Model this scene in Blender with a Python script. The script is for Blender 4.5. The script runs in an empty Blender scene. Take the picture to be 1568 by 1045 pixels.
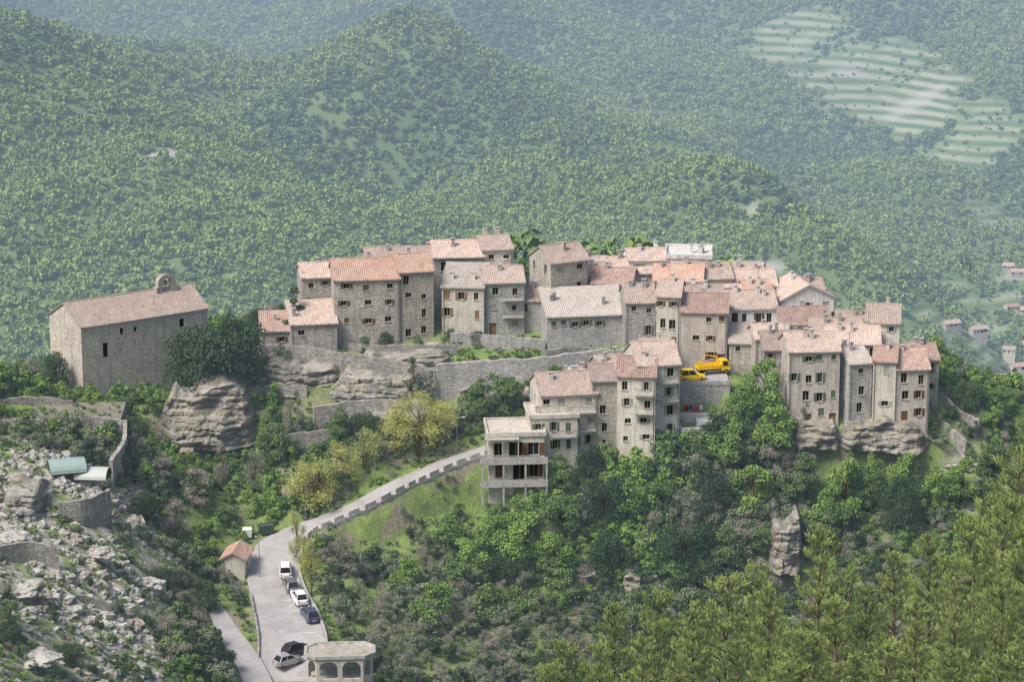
import bpy, math, random, time
import numpy as np
from mathutils import Vector
T0=time.time()
rng=np.random.default_rng(7); random.seed(7)
sc=bpy.context.scene
PITCH=math.radians(14); F=4280.0; CZ=120.0
# ---------------------------------------------------------------- survey helpers (bearing/elevation + distance -> world)
def ray(u,v):
    s=(522.5-v)/F
    return (u-784)/F, math.cos(PITCH)+s*math.sin(PITCH), -math.sin(PITCH)+s*math.cos(PITCH)
def survey(u,v,Y):
    a,b,c=ray(u,v); t=Y/b
    return np.array([a*t,Y,CZ+c*t])
def pxm(v,Y): return F*ray(784,v)[1]/Y
# ---------------------------------------------------------------- noise
def _h(i,j,s):
    n=(i*374761393+j*668265263+s*144269504)&0xffffffff
    n=((n^(n>>13))*1274126177)&0xffffffff
    n=n^(n>>16)
    return (n&0xffffff)/float(0xffffff)
def vn(x,y,s=0):
    x=np.asarray(x,float);y=np.asarray(y,float)
    i=np.floor(x).astype(np.int64);j=np.floor(y).astype(np.int64)
    fx=x-i;fy=y-j;fx=fx*fx*(3-2*fx);fy=fy*fy*(3-2*fy)
    return (_h(i,j,s)*(1-fx)+_h(i+1,j,s)*fx)*(1-fy)+(_h(i,j+1,s)*(1-fx)+_h(i+1,j+1,s)*fx)*fy
def fbm(x,y,o=4,s=0):
    r=0;a=.5
    for k in range(o):
        r=r+a*(vn(x*2**k+k*17.3,y*2**k-k*9.1,s+k)-.5)*2; a*=.5
    return r
def sstep(a,b,x):
    t=np.clip((x-a)/(b-a),0,1); return t*t*(3-2*t)
class TPS:
    def __init__(s,P,lam=1e-3,sc=100.):
        P=np.array(P,float); s.sc=sc; s.X=P[:,:2]/sc; n=len(P)
        d=np.linalg.norm(s.X[:,None]-s.X[None],axis=2); K=s.phi(d)+lam*np.eye(n)
        Q=np.c_[np.ones(n),s.X]; A=np.block([[K,Q],[Q.T,np.zeros((3,3))]])
        s.w=np.linalg.solve(A,np.r_[P[:,2],0,0,0])
    def phi(s,d): return d*d*np.log(d+1e-9)
    def __call__(s,x,y):
        x=np.asarray(x,float);sh=x.shape;x=x.ravel()/s.sc;y=np.asarray(y,float).ravel()/s.sc
        out=np.empty(len(x))
        for a in range(0,len(x),20000):
            xx=x[a:a+20000];yy=y[a:a+20000]
            d=np.sqrt((xx[:,None]-s.X[:,0])**2+(yy[:,None]-s.X[:,1])**2)
            out[a:a+20000]=s.phi(d)@s.w[:-3]+s.w[-3]+s.w[-2]*xx+s.w[-1]*yy
        return out.reshape(sh)
def Yv(v): return float(np.interp(v,[410,420,450,480,520,560,600,650,700,740],[448,446,440,434,426,418,411,404,398,392]))
# ---------------------------------------------------------------- house register
HS=[
('stone_house',463,514,505,426,7,10,'side',1.5,'tan','pink',{}),
('stone_house',513,612,534,430,9,8,'side',2.3,'stone','orange',dict(cols=3)),
('stone_house',612,664,526,418,8,14,'side',1.9,'tan','orange',{}),
('stone_house',562,662,472,403,8,8,'side',1.5,'stone','brown',{}),
('stone_house',664,742,470,395,8,6,'side',1.8,'stone','pink',{}),
('plaster_house',738,785,465,384,8,12,'side',1.4,'cream','brown',{}),
('plaster_house',677,741,516,440,7,-6,'shed',2.2,'cream','gray',{}),
('stone_house',742,803,516,434,8,6,'side',1.7,'gray','brown',dict(balc=1)),
('tower_house',843,901,500,404,7,28,'side',2.0,'tan','pink',dict(cols=2)),
('stone_house',838,960,540,486,8,9,'shed',2.6,'gray','gray',dict(cols=7)),
('stone_house',905,966,482,434,8,-10,'side',1.7,'stone','red',{}),
('stone_house',925,1000,462,420,8,6,'side',1.8,'tan','pink',{}),
('stone_house',957,1003,554,464,8,4,'side',2.0,'gray','brown',dict(cols=2)),
('plaster_house',1004,1040,556,454,8,-8,'side',1.7,'cream','pink',dict(cols=2)),
('plaster_house',962,1022,452,400,7,5,'side',1.2,'white','pink',{}),
('plaster_house',1020,1087,450,396,8,-4,'flat',.4,'white','pink',{}),
('plaster_house',1000,1074,482,430,8,-6,'side',1.7,'pinkw','orange',{}),
('stone_house',1068,1122,475,428,8,8,'side',1.7,'tan','brown',{}),
('plaster_house',1041,1112,562,478,8,-5,'side',2.0,'pinkw','red',dict(cols=4,shut='brown')),
('plaster_house',1113,1190,524,474,8,6,'side',2.0,'white','pink',dict(cols=4)),
('stone_house',1097,1190,476,440,8,4,'side',1.8,'tan','pink',{}),
('plaster_house',1196,1280,504,460,9,12,'front',2.2,'white','pink',dict(cols=3)),
('stone_house',1196,1274,542,498,8,6,'side',1.8,'tan','red',{}),
('stone_house',1116,1204,568,525,8,-6,'side',2.0,'stone','gray',{}),
('stone_house',1168,1215,614,536,8,4,'side',1.8,'gray','brown',dict(cols=2)),
('plaster_house',1205,1284,656,539,8,5,'side',1.9,'pinkw','pink',dict(cols=4)),
('stone_house',1285,1340,545,502,8,4,'side',1.7,'tan','brown',{}),
('plaster_house',1325,1375,548,494,8,-8,'side',2.0,'cream','pink',{}),
('plaster_house',1262,1345,586,526,8,-4,'side',1.8,'cream','pink',{}),
('stone_house',1298,1334,656,558,8,16,'side',1.5,'gray','gray',dict(cols=1)),
('plaster_house',1334,1368,660,553,7,-10,'side',1.4,'cream','orange',dict(cols=1)),
('plaster_house',1369,1421,662,566,8,6,'side',2.2,'pinkw','red',dict(cols=2)),
('stone_house',1392,1436,618,552,8,4,'side',1.6,'stone','red',{}),
('plaster_house',828,914,710,606,9,10,'side',2.2,'cream','pink',dict(cols=4,balc=1)),
('stone_house',906,944,700,584,8,6,'side',1.5,'tan','brown',dict(cols=1)),
('plaster_house',944,1002,700,576,8,-4,'side',2.0,'cream','red',dict(cols=2,balc=1)),
('plaster_house',975,1040,688,560,9,10,'side',2.4,'white','pink',dict(cols=2,balc=1)),
('stone_house',400,466,546,508,6,6,'shed',1.6,'stone','red',dict(cols=1)),
('stone_house',446,516,550,498,7,10,'shed',2.0,'stone','pink',dict(cols=2)),
('stone_house',860,935,470,424,7,4,'side',1.4,'stone','brown',{}),
('stone_house',1245,1325,560,514,8,6,'side',1.6,'tan','brown',{}),
('plaster_house',1040,1110,515,460,7,6,'side',1.5,'white','pink',{}),
('stone_house',790,850,508,460,7,-6,'side',1.4,'gray','brown',{}),
('stone_house',640,690,440,396,7,-4,'side',1.2,'tan','orange',{}),
('stone_house',1120,1165,455,421,7,-8,'side',1.3,'pinkw','brown',{}),
('stone_house',1155,1200,590,520,7,5,'side',1.4,'tan','pink',dict(cols=1)),
('stone_house',1205,1250,575,530,7,-8,'side',1.4,'stone','brown',{}),
('plaster_house',985,1030,595,541,7,8,'side',1.3,'stone','gray',dict(cols=2)),
('stone_house',880,925,452,412,7,-6,'side',1.3,'tan','gray',{}),
('plaster_house',1140,1182,498,450,7,5,'side',1.3,'cream','orange',{}),
('plaster_house',1228,1262,478,444,6,5,'side',1.1,'pinkw','brown',{}),
('stone_house',868,918,650,588,7,-6,'side',1.5,'stone','gray',dict(cols=2)),
('stone_house',915,962,640,570,7,8,'side',1.6,'gray','brown',dict(cols=2)),
]
# ---------------------------------------------------------------- terrain control points
near=[]
def N(u,v,Y): near.append(survey(u,v,Y))
for h in HS: N((h[1]+h[2])/2,h[3],Yv(h[3]))
for q in [(150,614,412),(230,590,421),(300,575,424),(0,610,400),(60,618,401),(100,640,395),(0,660,388),(180,660,391),(0,700,372),(150,705,379),(230,690,392),(310,690,396),(400,630,409),(500,640,406),(500,700,397),
 (740,692,396),(690,708,394),(640,730,391),(600,748,388),(550,775,385),(500,797,383.5),(460,812,383),(425,835,381),(415,870,374),(425,910,366),(440,950,358),(445,990,351),(440,1040,344),
 (400,770,391),(350,800,386),(330,850,377),(300,760,385),(250,800,378),(330,900,367),(330,960,356),(350,1045,338),(560,830,379),(600,900,371),(540,960,360),(700,850,380),(700,950,367),(600,1040,352),(760,780,389),(850,900,378),(850,1000,365),(900,800,390),(1000,760,395),(1000,900,383),(1000,1000,370),(1100,760,394),(1200,770,395),(1200,880,386),(1200,960,374),(1300,720,398),(1350,850,385),(1450,700,402),(1480,800,392),(1568,660,408),(1568,760,398),(1500,640,411),
 (600,640,406),(640,600,412),(750,640,405),(830,590,412),(900,560,418),(960,575,415),(1075,586,409),(1075,652,403),(1150,640,405),(1120,700,398),
 (0,1045,300),(150,1045,318),(250,1045,328),(0,950,318),(0,850,340),(0,770,357),(100,800,356),(100,900,338),(200,900,348),(250,960,344),(160,760,366),
 (100,600,424),(300,540,435)]: N(*q)
C=lambda *a: near.append(np.array(a,float))
for x,z in [(-110,6),(-75,6),(-45,10),(-20,18),(0,20),(20,20),(45,16),(62,10),(75,4),(110,0)]:
    y=448 if -30<x<50 else 432
    C(x,y,z);C(x,y+28,z-14);C(x,y+80,z-60);C(x,y+150,z-120)
for a in [(0,0,117),(-40,0,114),(40,0,118),(0,60,88),(30,60,96),(-40,60,78),(30,90,84),(25,120,71),(0,120,64),(-40,120,55),(10,150,54),(30,150,60),(45,150,64),(-20,150,46),(30,200,36),(0,200,28),(-50,200,30),(50,200,40),(0,260,-4),(-40,260,4),(-70,260,10),(40,260,2),(0,320,-24),(-30,310,-16),(40,320,-22),(80,320,-16),(0,345,-21),(60,350,-20),(100,380,-8),(-100,300,10),(-100,360,16),(-110,400,14),(100,410,2),(115,260,10),(100,150,70),(-100,150,50)]: C(*a)
tps_n=TPS(near,2e-3)
far=[survey(*q) for q in [
(0,575,1450),(150,540,1470),(350,520,1500),(0,430,1540),(200,420,1560),(400,430,1560),(550,430,1580),(0,320,1620),(200,330,1640),(350,340,1640),(480,370,1640),(620,400,1680),(100,240,1760),(250,240,1740),(400,270,1780),(600,300,1900),(720,330,1790),(600,220,1930),
(0,60,1850),(60,75,1860),(130,112,1850),(200,155,1850),(270,195,1860),(330,175,1930),(400,150,1970),(520,105,2010),(640,45,2070),(130,190,1800),(400,215,1880),(500,180,1930),
(720,85,2090),(800,125,2060),(850,170,1990),(960,235,1890),(1080,262,1840),(1180,300,1790),(1260,345,1740),(1340,400,1690),(750,220,1930),(850,260,1850),(950,300,1790),(1000,370,1720),(850,370,1730),(1150,370,1720),(1200,430,1660),
(850,110,2300),(960,190,2200),(1080,225,2140),(1200,268,2080),(1330,345,2000),(1420,420,1930),(1500,520,1850),(1568,440,1930),(1500,300,2080),(1400,230,2170),(1250,180,2240),(1100,100,2340),(1400,100,2320),(1568,150,2260),(900,20,2480),(1200,10,2480),(1568,10,2450),(1450,590,1780),(1568,600,1750),(1300,500,1640),
(130,70,2450),(270,140,2350),(400,100,2420),(270,20,2580),(500,40,2520),(0,30,2500),(650,0,2450)]]
for x in (-900,-400,0,400,900):
    far+= [np.array([x,560,-130.]),np.array([x,1000,-290.]),np.array([x,1250,-290.]),np.array([x,3200,60.]),np.array([x,4400,450.])]
for y in (1500,2000,2600): far+=[np.array([-900,y,-180.+(y-1500)*.1]),np.array([900,y,-330.+(y-1500)*.2])]
tps_f=TPS(far,1e-4,500.)
RD=[[(760,684,397,3.8),(740,691,396,3.8),(690,708,394,3.8),(640,730,391,3.9),(600,748,388,4.0),(550,775,385,4.2),(500,797,383.5,4.8),(462,813,382.5,6),(430,836,380,7),(418,870,374,7.2),(425,910,366,7.6),(440,950,358,8.6),(448,990,351,9),(444,1045,343.5,9)],
    [(318,915,364,1.6),(334,940,359.5,2.4),(350,968,354.5,3.0),(366,992,350,3.4),(382,1018,346,3.6),(396,1050,341.5,3.8),(402,1085,337,4)]]
def dens(P,n=14):
    P=np.array(P);out=[]
    for i in range(len(P)-1):
        p0=P[max(i-1,0)];p1=P[i];p2=P[i+1];p3=P[min(i+2,len(P)-1)]
        for k in range(n):
            t=k/n;out.append(.5*((2*p1)+(-p0+p2)*t+(2*p0-5*p1+4*p2-p3)*t*t+(-p0+3*p1-3*p2+p3)*t**3))
    out.append(P[-1]);return np.array(out)
ROADS=[dens([np.r_[survey(a,b,c),w] for a,b,c,w in r]) for r in RD]
def roadd(x,y,sgn=False):
    x=np.asarray(x,float).ravel();y=np.asarray(y,float).ravel()
    bd=np.full(len(x),1e9);bz=np.zeros(len(x));sd=np.zeros(len(x))
    m=(np.abs(x)<110)&(y>310)&(y<420);idx=np.where(m)[0]
    for ri,R in enumerate(ROADS):
        d=np.sqrt((x[idx][:,None]-R[:,0])**2+(y[idx][:,None]-R[:,1])**2)
        k=d.argmin(1);dd=d[np.arange(len(idx)),k]-R[k,3]/2
        b=dd<bd[idx]; bd[idx[b]]=dd[b]; bz[idx[b]]=R[k,2][b]
        if ri==0: sd[idx[b]]=((y[idx]<R[k,1])&(k>4)&(k<14*6))[b]
    return (bd,bz,sd) if sgn else (bd,bz)
PLAT=survey(1035,590,408); PLZ=PLAT[2]; PX0=PLAT[0]; PX1=survey(1118,590,408)[0]
# rock cliffs: centre, half width, drop
CLF=[(survey(310,640,408),10,5.0),(survey(1205,835,387),5,3.6),(survey(1340,672,402),12,3.2),(survey(560,600,413),14,1.8)]
def farrid(x,y):
    ac=(x*.80+y*.60);al=(-x*.60+y*.80)
    ac2=(-x*.75+y*.66);al2=(x*.66+y*.75)
    w=sstep(-.25,.25,fbm(x/500+4,y/500,2,40))
    wob=fbm(x/150,y/150,2,44)*45
    a=1-np.abs(fbm((ac+wob)/170,al/520,3,21))*2.6; b=1-np.abs(fbm((ac2+wob)/170,al2/520,3,27))*2.6
    return a*(1-w)+b*w
def H(x,y,road=True):
    x=np.asarray(x,float);y=np.asarray(y,float);sh=x.shape;x=x.ravel();y=y.ravel()
    xc=np.clip(x,-120,125)
    a=tps_n(xc,np.clip(y,-20,700))
    a=a+fbm(x/11,y/11,3,3)*.9*sstep(250,300,y)+fbm(x/60,y/60,2,9)*6*sstep(120,300,np.abs(x))
    b=tps_f(np.clip(x,-1400,1400),y)
    b=b+farrid(x,y)*25-14+fbm(x/75,y/75,3,31)*10
    w=sstep(480,640,y); h=a*(1-w)+b*w
    if road:
        for c,hw_,dr in CLF:
            g=np.exp(-((x-c[0])/hw_)**4)
            h=h-g*dr*(1-sstep(c[1]-2.2,c[1]+.3,y))*sstep(c[1]-22,c[1]-10,y)
        d,z,sd=roadd(x,y,True)
        h=h-sd*3.4*sstep(.3,1.8,d)*(1-sstep(7,18,d))
        k=(1-sstep(.7,4.5,d))*(1-sd)+(1-sstep(.1,1.2,d))*sd; h=h*(1-k)+(z-.22)*k
        k=((x>PX0-1)&(x<PX1+1)&(y>407.5)&(y<424)); h=np.where(k,np.minimum(h,PLZ-.4),h)
        k=((x>PX0+.5)&(x<PX1-1)&(y>398)&(y<=407.7)); h=np.where(k,np.minimum(h,6.4),h)
    return h.reshape(sh)
def locate(u,v,ymin=290,ymax=3500):
    a,b,c=ray(u,v); Y=np.r_[np.arange(ymin,500,.4),np.arange(500,ymax,4.)] if ymin<500 else np.arange(ymin,ymax,3.)
    t=Y/b; z=CZ+c*t; g=H(a*t,Y)
    k=np.where(g>=z)[0]; k=k[0] if len(k) else len(Y)-1
    return np.array([a*t[k],Y[k],g[k]])
# ---------------------------------------------------------------- materials
def newmat(name):
    m=bpy.data.materials.new(name);m.use_nodes=True;nt=m.node_tree;nt.nodes.clear()
    m.cycles.emission_sampling='NONE'
    return m,nt
def nd(nt,t,**k):
    n=nt.nodes.new(t)
    for a,b in k.items(): setattr(n,a,b)
    return n
def mixc(nt,fac,a,b,mode='MIX'):
    n=nt.nodes.new('ShaderNodeMix');n.data_type='RGBA';n.blend_type=mode
    for i,s in ((0,fac),(6,a),(7,b)):
        if isinstance(s,bpy.types.NodeSocket): nt.links.new(s,n.inputs[i])
        else: n.inputs[i].default_value=(s if i==0 else (*s,1) if len(s)==3 else s)
    return n.outputs[2]
def ramp(nt,src,lo,hi,a=0.,b=1.):
    n=nt.nodes.new('ShaderNodeMapRange');nt.links.new(src,n.inputs[0])
    n.inputs[1].default_value=lo;n.inputs[2].default_value=hi;n.inputs[3].default_value=a;n.inputs[4].default_value=b
    return n.outputs[0]
def noise(nt,vec,scale,detail=3,rough=.55):
    n=nt.nodes.new('ShaderNodeTexNoise');n.inputs['Scale'].default_value=scale;n.inputs['Detail'].default_value=detail;n.inputs['Roughness'].default_value=rough
    if vec is not None: nt.links.new(vec,n.inputs['Vector'])
    return n.outputs['Fac']
def scalev(nt,col,fac):
    vm=nd(nt,'ShaderNodeVectorMath',operation='SCALE')
    nt.links.new(col,vm.inputs[0])
    if isinstance(fac,bpy.types.NodeSocket): nt.links.new(fac,vm.inputs['Scale'])
    else: vm.inputs['Scale'].default_value=fac
    return vm.outputs[0]
def mul(nt,a,b):
    n=nd(nt,'ShaderNodeMath',operation='MULTIPLY');nt.links.new(a,n.inputs[0])
    if isinstance(b,bpy.types.NodeSocket): nt.links.new(b,n.inputs[1])
    else: n.inputs[1].default_value=b
    return n.outputs[0]
HAZE=(.37,.48,.66)  # aerial haze painted into materials as blue glow rising with Y, lifting blacks
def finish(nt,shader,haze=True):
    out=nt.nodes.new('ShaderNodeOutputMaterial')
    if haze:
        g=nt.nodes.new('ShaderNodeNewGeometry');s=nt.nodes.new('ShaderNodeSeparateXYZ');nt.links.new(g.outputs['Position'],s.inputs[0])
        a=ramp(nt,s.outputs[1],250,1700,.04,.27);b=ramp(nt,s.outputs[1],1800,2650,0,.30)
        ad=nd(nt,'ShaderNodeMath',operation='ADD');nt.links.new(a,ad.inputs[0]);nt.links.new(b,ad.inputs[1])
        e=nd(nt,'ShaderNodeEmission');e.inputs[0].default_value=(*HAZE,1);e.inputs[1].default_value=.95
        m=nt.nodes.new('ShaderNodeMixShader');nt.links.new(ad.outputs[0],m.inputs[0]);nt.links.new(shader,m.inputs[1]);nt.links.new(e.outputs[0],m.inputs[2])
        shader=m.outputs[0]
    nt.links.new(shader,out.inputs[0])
def bsdf(nt,col,rough=.85,bump=None,bs=.3,bd=.1):
    p=nt.nodes.new('ShaderNodeBsdfPrincipled');p.inputs['Roughness'].default_value=rough
    p.inputs['Specular IOR Level'].default_value=.25
    if isinstance(col,bpy.types.NodeSocket): nt.links.new(col,p.inputs[0])
    else: p.inputs[0].default_value=(*col,1)
    if bump is not None:
        b=nt.nodes.new('ShaderNodeBump');b.inputs['Strength'].default_value=bs;b.inputs['Distance'].default_value=bd
        nt.links.new(bump,b.inputs['Height']);nt.links.new(b.outputs[0],p.inputs['Normal'])
    return p.outputs[0]
def plain(name,col,rough=.6,var=.15,metal=0):
    m,nt=newmat(name);tc=nd(nt,'ShaderNodeTexCoord')
    n=noise(nt,tc.outputs['Object'],3)
    c=mixc(nt,n,tuple(x*(1-var) for x in col),tuple(min(1,x*(1+var)) for x in col))
    s=bsdf(nt,c,rough);s.node.inputs['Metallic'].default_value=metal;finish(nt,s,False);return m
def objcoord(nt):
    tc=nd(nt,'ShaderNodeTexCoord');oi=nd(nt,'ShaderNodeObjectInfo')
    ad=nd(nt,'ShaderNodeVectorMath',operation='ADD');nt.links.new(tc.outputs['Object'],ad.inputs[0])
    ml=nd(nt,'ShaderNodeVectorMath',operation='SCALE');ml.inputs[0].default_value=(37,11,23);nt.links.new(oi.outputs['Random'],ml.inputs['Scale']);nt.links.new(ml.outputs[0],ad.inputs[1])
    return ad.outputs[0],oi
def wallmat(name,c1,c2,stone):
    m,nt=newmat(name);v,oi=objcoord(nt)
    big=ramp(nt,noise(nt,v,.4,5,.7),.38,.62)
    col=mixc(nt,big,c1,c2)
    mp=nd(nt,'ShaderNodeMapping');mp.inputs['Scale'].default_value=(1,1,1.7);nt.links.new(v,mp.inputs[0])
    vo=nd(nt,'ShaderNodeTexVoronoi');vo.inputs['Scale'].default_value=2.6;nt.links.new(mp.outputs[0],vo.inputs['Vector'])
    sp=nd(nt,'ShaderNodeSeparateColor');nt.links.new(vo.outputs['Color'],sp.inputs[0])
    k=ramp(nt,sp.outputs[0],0,1,1-stone,1+stone*.7)
    c=scalev(nt,col,k)
    mp2=nd(nt,'ShaderNodeMapping');mp2.inputs['Scale'].default_value=(1.5,1.5,.16);nt.links.new(v,mp2.inputs[0])
    st=ramp(nt,noise(nt,mp2.outputs[0],1.1,5,.75),.47,.70,0,.75)
    c=mixc(nt,st,c,tuple(x*.55 for x in c1))
    pt=ramp(nt,noise(nt,v,.9,4,.6),.59,.65,0,.5)
    c=mixc(nt,pt,c,(.29,.265,.23))
    c=mixc(nt,.4,c,ramp(nt,noise(nt,v,7,3),.3,.7,.1,.9),'OVERLAY')
    c=scalev(nt,c,ramp(nt,oi.outputs['Random'],0,1,.82,1.15))
    finish(nt,bsdf(nt,c,.92,vo.outputs['Distance'],.5 if stone>.15 else .12,.12));return m
WALL=dict(stone=wallmat('rubble_stone',(.32,.285,.24),(.42,.38,.33),.26),
 gray=wallmat('gray_stone',(.32,.305,.28),(.42,.40,.37),.24),
 tan=wallmat('tan_stone',(.38,.335,.275),(.47,.415,.345),.2),
 cream=wallmat('cream_plaster',(.54,.49,.41),(.63,.58,.49),.05),
 white=wallmat('white_plaster',(.60,.58,.545),(.72,.70,.66),.04),
 pinkw=wallmat('rose_plaster',(.45,.39,.34),(.54,.48,.42),.08))
def tilemat(name,cols):
    m,nt=newmat(name);uv=nd(nt,'ShaderNodeUVMap');sx=nd(nt,'ShaderNodeSeparateXYZ');nt.links.new(uv.outputs[0],sx.inputs[0])
    def fl(s,k):
        a=nd(nt,'ShaderNodeMath',operation='MULTIPLY');a.inputs[1].default_value=k;nt.links.new(s,a.inputs[0])
        b=nd(nt,'ShaderNodeMath',operation='FLOOR');nt.links.new(a.outputs[0],b.inputs[0]);return a.outputs[0],b.outputs[0]
    ua,uf=fl(sx.outputs[0],3.2);va,vf=fl(sx.outputs[1],1.9)
    cb=nd(nt,'ShaderNodeCombineXYZ');nt.links.new(uf,cb.inputs[0]);nt.links.new(vf,cb.inputs[1])
    wn=nd(nt,'ShaderNodeTexWhiteNoise',noise_dimensions='2D');nt.links.new(cb.outputs[0],wn.inputs['Vector'])
    cr=nd(nt,'ShaderNodeValToRGB');nt.links.new(wn.outputs['Value'],cr.inputs[0])
    el=cr.color_ramp.elements;el[0].color=(*cols[0],1);el[1].color=(*cols[-1],1)
    for i,c in enumerate(cols[1:-1]): e=el.new((i+1)/(len(cols)-1));e.color=(*c,1)
    v,oi=objcoord(nt)
    big=ramp(nt,noise(nt,v,.5,5,.7),.42,.68,0,.8)
    c=mixc(nt,big,cr.outputs[0],tuple(x*.8 for x in cols[1]))
    lich=ramp(nt,noise(nt,v,1.5,5,.75),.48,.64,.12,.85)
    c=mixc(nt,lich,c,(.40,.355,.31))
    dk=ramp(nt,noise(nt,v,1.1,4,.7),.58,.70,0,.6);c=mixc(nt,dk,c,(.16,.125,.10))
    c=scalev(nt,c,ramp(nt,oi.outputs['Random'],0,1,.8,1.2))
    m2=mul(nt,ua,6.283)
    sn=nd(nt,'ShaderNodeMath',operation='SINE');nt.links.new(m2,sn.inputs[0])
    finish(nt,bsdf(nt,c,.85,sn.outputs[0],.5,.06));return m
TILE=dict(pink=tilemat('clay_tiles_pink',[(.34,.225,.175),(.49,.355,.285),(.56,.44,.365),(.42,.275,.215)]),
 orange=tilemat('clay_tiles_orange',[(.34,.175,.115),(.50,.275,.185),(.52,.35,.26),(.43,.215,.145)]),
 red=tilemat('clay_tiles_red',[(.26,.145,.11),(.37,.21,.16),(.42,.27,.215),(.30,.165,.125)]),
 brown=tilemat('clay_tiles_brown',[(.24,.17,.135),(.36,.26,.21),(.42,.32,.265),(.30,.205,.16)]),
 gray=tilemat('clay_tiles_weathered',[(.31,.27,.235),(.43,.375,.33),(.50,.44,.39),(.35,.295,.25)]))
M_GLASS=plain('window_glass',(.025,.028,.032),.25); M_FRAME=plain('window_frame',(.36,.32,.28),.6)
SHUT={k:plain('shutter_'+k,c,.7) for k,c in dict(brown=(.13,.075,.045),gray=(.30,.31,.30),green=(.10,.14,.11),blue=(.22,.27,.30),wood=(.22,.14,.09)).items()}
M_METAL=plain('metal_gray',(.30,.30,.30),.45,metal=.6); M_DARK=plain('dark_rubber',(.02,.02,.02),.8)
M_CONC=wallmat('concrete',(.40,.38,.35),(.48,.46,.425),.05); M_WHITE=plain('white_paint',(.78,.77,.74),.6,.05)
M_DRY=wallmat('dry_stone',(.25,.23,.20),(.36,.335,.30),.36)
def leafmat(name,c1,c2,c3,tr=0.):
    m,nt=newmat(name);oi=nd(nt,'ShaderNodeObjectInfo');g=nd(nt,'ShaderNodeNewGeometry')
    cr=nd(nt,'ShaderNodeValToRGB');nt.links.new(oi.outputs['Random'],cr.inputs[0]);el=cr.color_ramp.elements
    el[0].color=(*c1,1);el[1].color=(*c3,1);e=el.new(.5);e.color=(*c2,1)
    c=scalev(nt,cr.outputs[0],ramp(nt,noise(nt,g.outputs['Position'],.9,2),.3,.7,.72,1.3))
    d=nd(nt,'ShaderNodeBsdfDiffuse');nt.links.new(c,d.inputs[0]);o=d.outputs[0]
    if tr:
        t=nd(nt,'ShaderNodeBsdfTranslucent');nt.links.new(c,t.inputs[0])
        x=nt.nodes.new('ShaderNodeMixShader');x.inputs[0].default_value=tr;nt.links.new(o,x.inputs[1]);nt.links.new(t.outputs[0],x.inputs[2]);o=x.outputs[0]
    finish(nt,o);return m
L_BRIGHT=leafmat('leaf_spring',(.15,.24,.05),(.20,.30,.065),(.13,.21,.055))
L_MID=leafmat('leaf_mid',(.10,.16,.05),(.14,.205,.065),(.09,.145,.05))
L_DARK=leafmat('leaf_dark',(.052,.085,.038),(.074,.112,.045),(.048,.076,.042))
L_YEL=leafmat('leaf_yellow',(.40,.42,.12),(.48,.47,.15),(.34,.38,.12),.3)
L_TWIG=leafmat('bare_twigs',(.24,.215,.17),(.29,.26,.21),(.20,.20,.145))
L_PINE=leafmat('pine_needles',(.22,.28,.075),(.29,.34,.10),(.17,.24,.065),.2)
L_OLIVE=leafmat('leaf_olive',(.17,.20,.12),(.21,.24,.14),(.145,.18,.11))
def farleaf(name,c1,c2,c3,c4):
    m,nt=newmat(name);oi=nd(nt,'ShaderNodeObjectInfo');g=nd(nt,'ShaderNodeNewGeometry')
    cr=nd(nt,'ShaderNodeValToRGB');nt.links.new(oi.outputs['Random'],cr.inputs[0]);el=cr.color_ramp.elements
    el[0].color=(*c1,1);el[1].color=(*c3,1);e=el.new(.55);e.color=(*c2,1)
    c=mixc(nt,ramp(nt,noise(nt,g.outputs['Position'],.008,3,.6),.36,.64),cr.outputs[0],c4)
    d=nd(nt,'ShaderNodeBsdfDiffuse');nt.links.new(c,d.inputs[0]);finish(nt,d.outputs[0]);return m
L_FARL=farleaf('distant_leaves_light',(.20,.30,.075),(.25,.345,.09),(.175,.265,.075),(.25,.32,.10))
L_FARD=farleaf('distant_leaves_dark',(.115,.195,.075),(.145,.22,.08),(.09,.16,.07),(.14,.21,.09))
M_BARK=plain('bark',(.15,.12,.09),.95)
def rockmat(name,lo,hi):
    m,nt=newmat(name);g=nd(nt,'ShaderNodeNewGeometry');mp=nd(nt,'ShaderNodeMapping');mp.inputs['Scale'].default_value=(.3,.3,2.1);nt.links.new(g.outputs['Position'],mp.inputs[0])
    a=noise(nt,mp.outputs[0],.9,6,.72);c=mixc(nt,ramp(nt,a,.38,.62),lo,hi)
    b=ramp(nt,noise(nt,g.outputs['Position'],.3,4,.6),.48,.62,0,.8)
    c=mixc(nt,b,c,(.34,.28,.21))
    c=mixc(nt,ramp(nt,noise(nt,g.outputs['Position'],.6,5,.7),.55,.63),c,(.10,.13,.055))
    finish(nt,bsdf(nt,c,.95,a,.9,.6));return m
M_ROCK=rockmat('limestone',(.13,.12,.10),(.39,.36,.315)); M_PALE=rockmat('pale_limestone',(.30,.285,.25),(.52,.50,.46))
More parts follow.
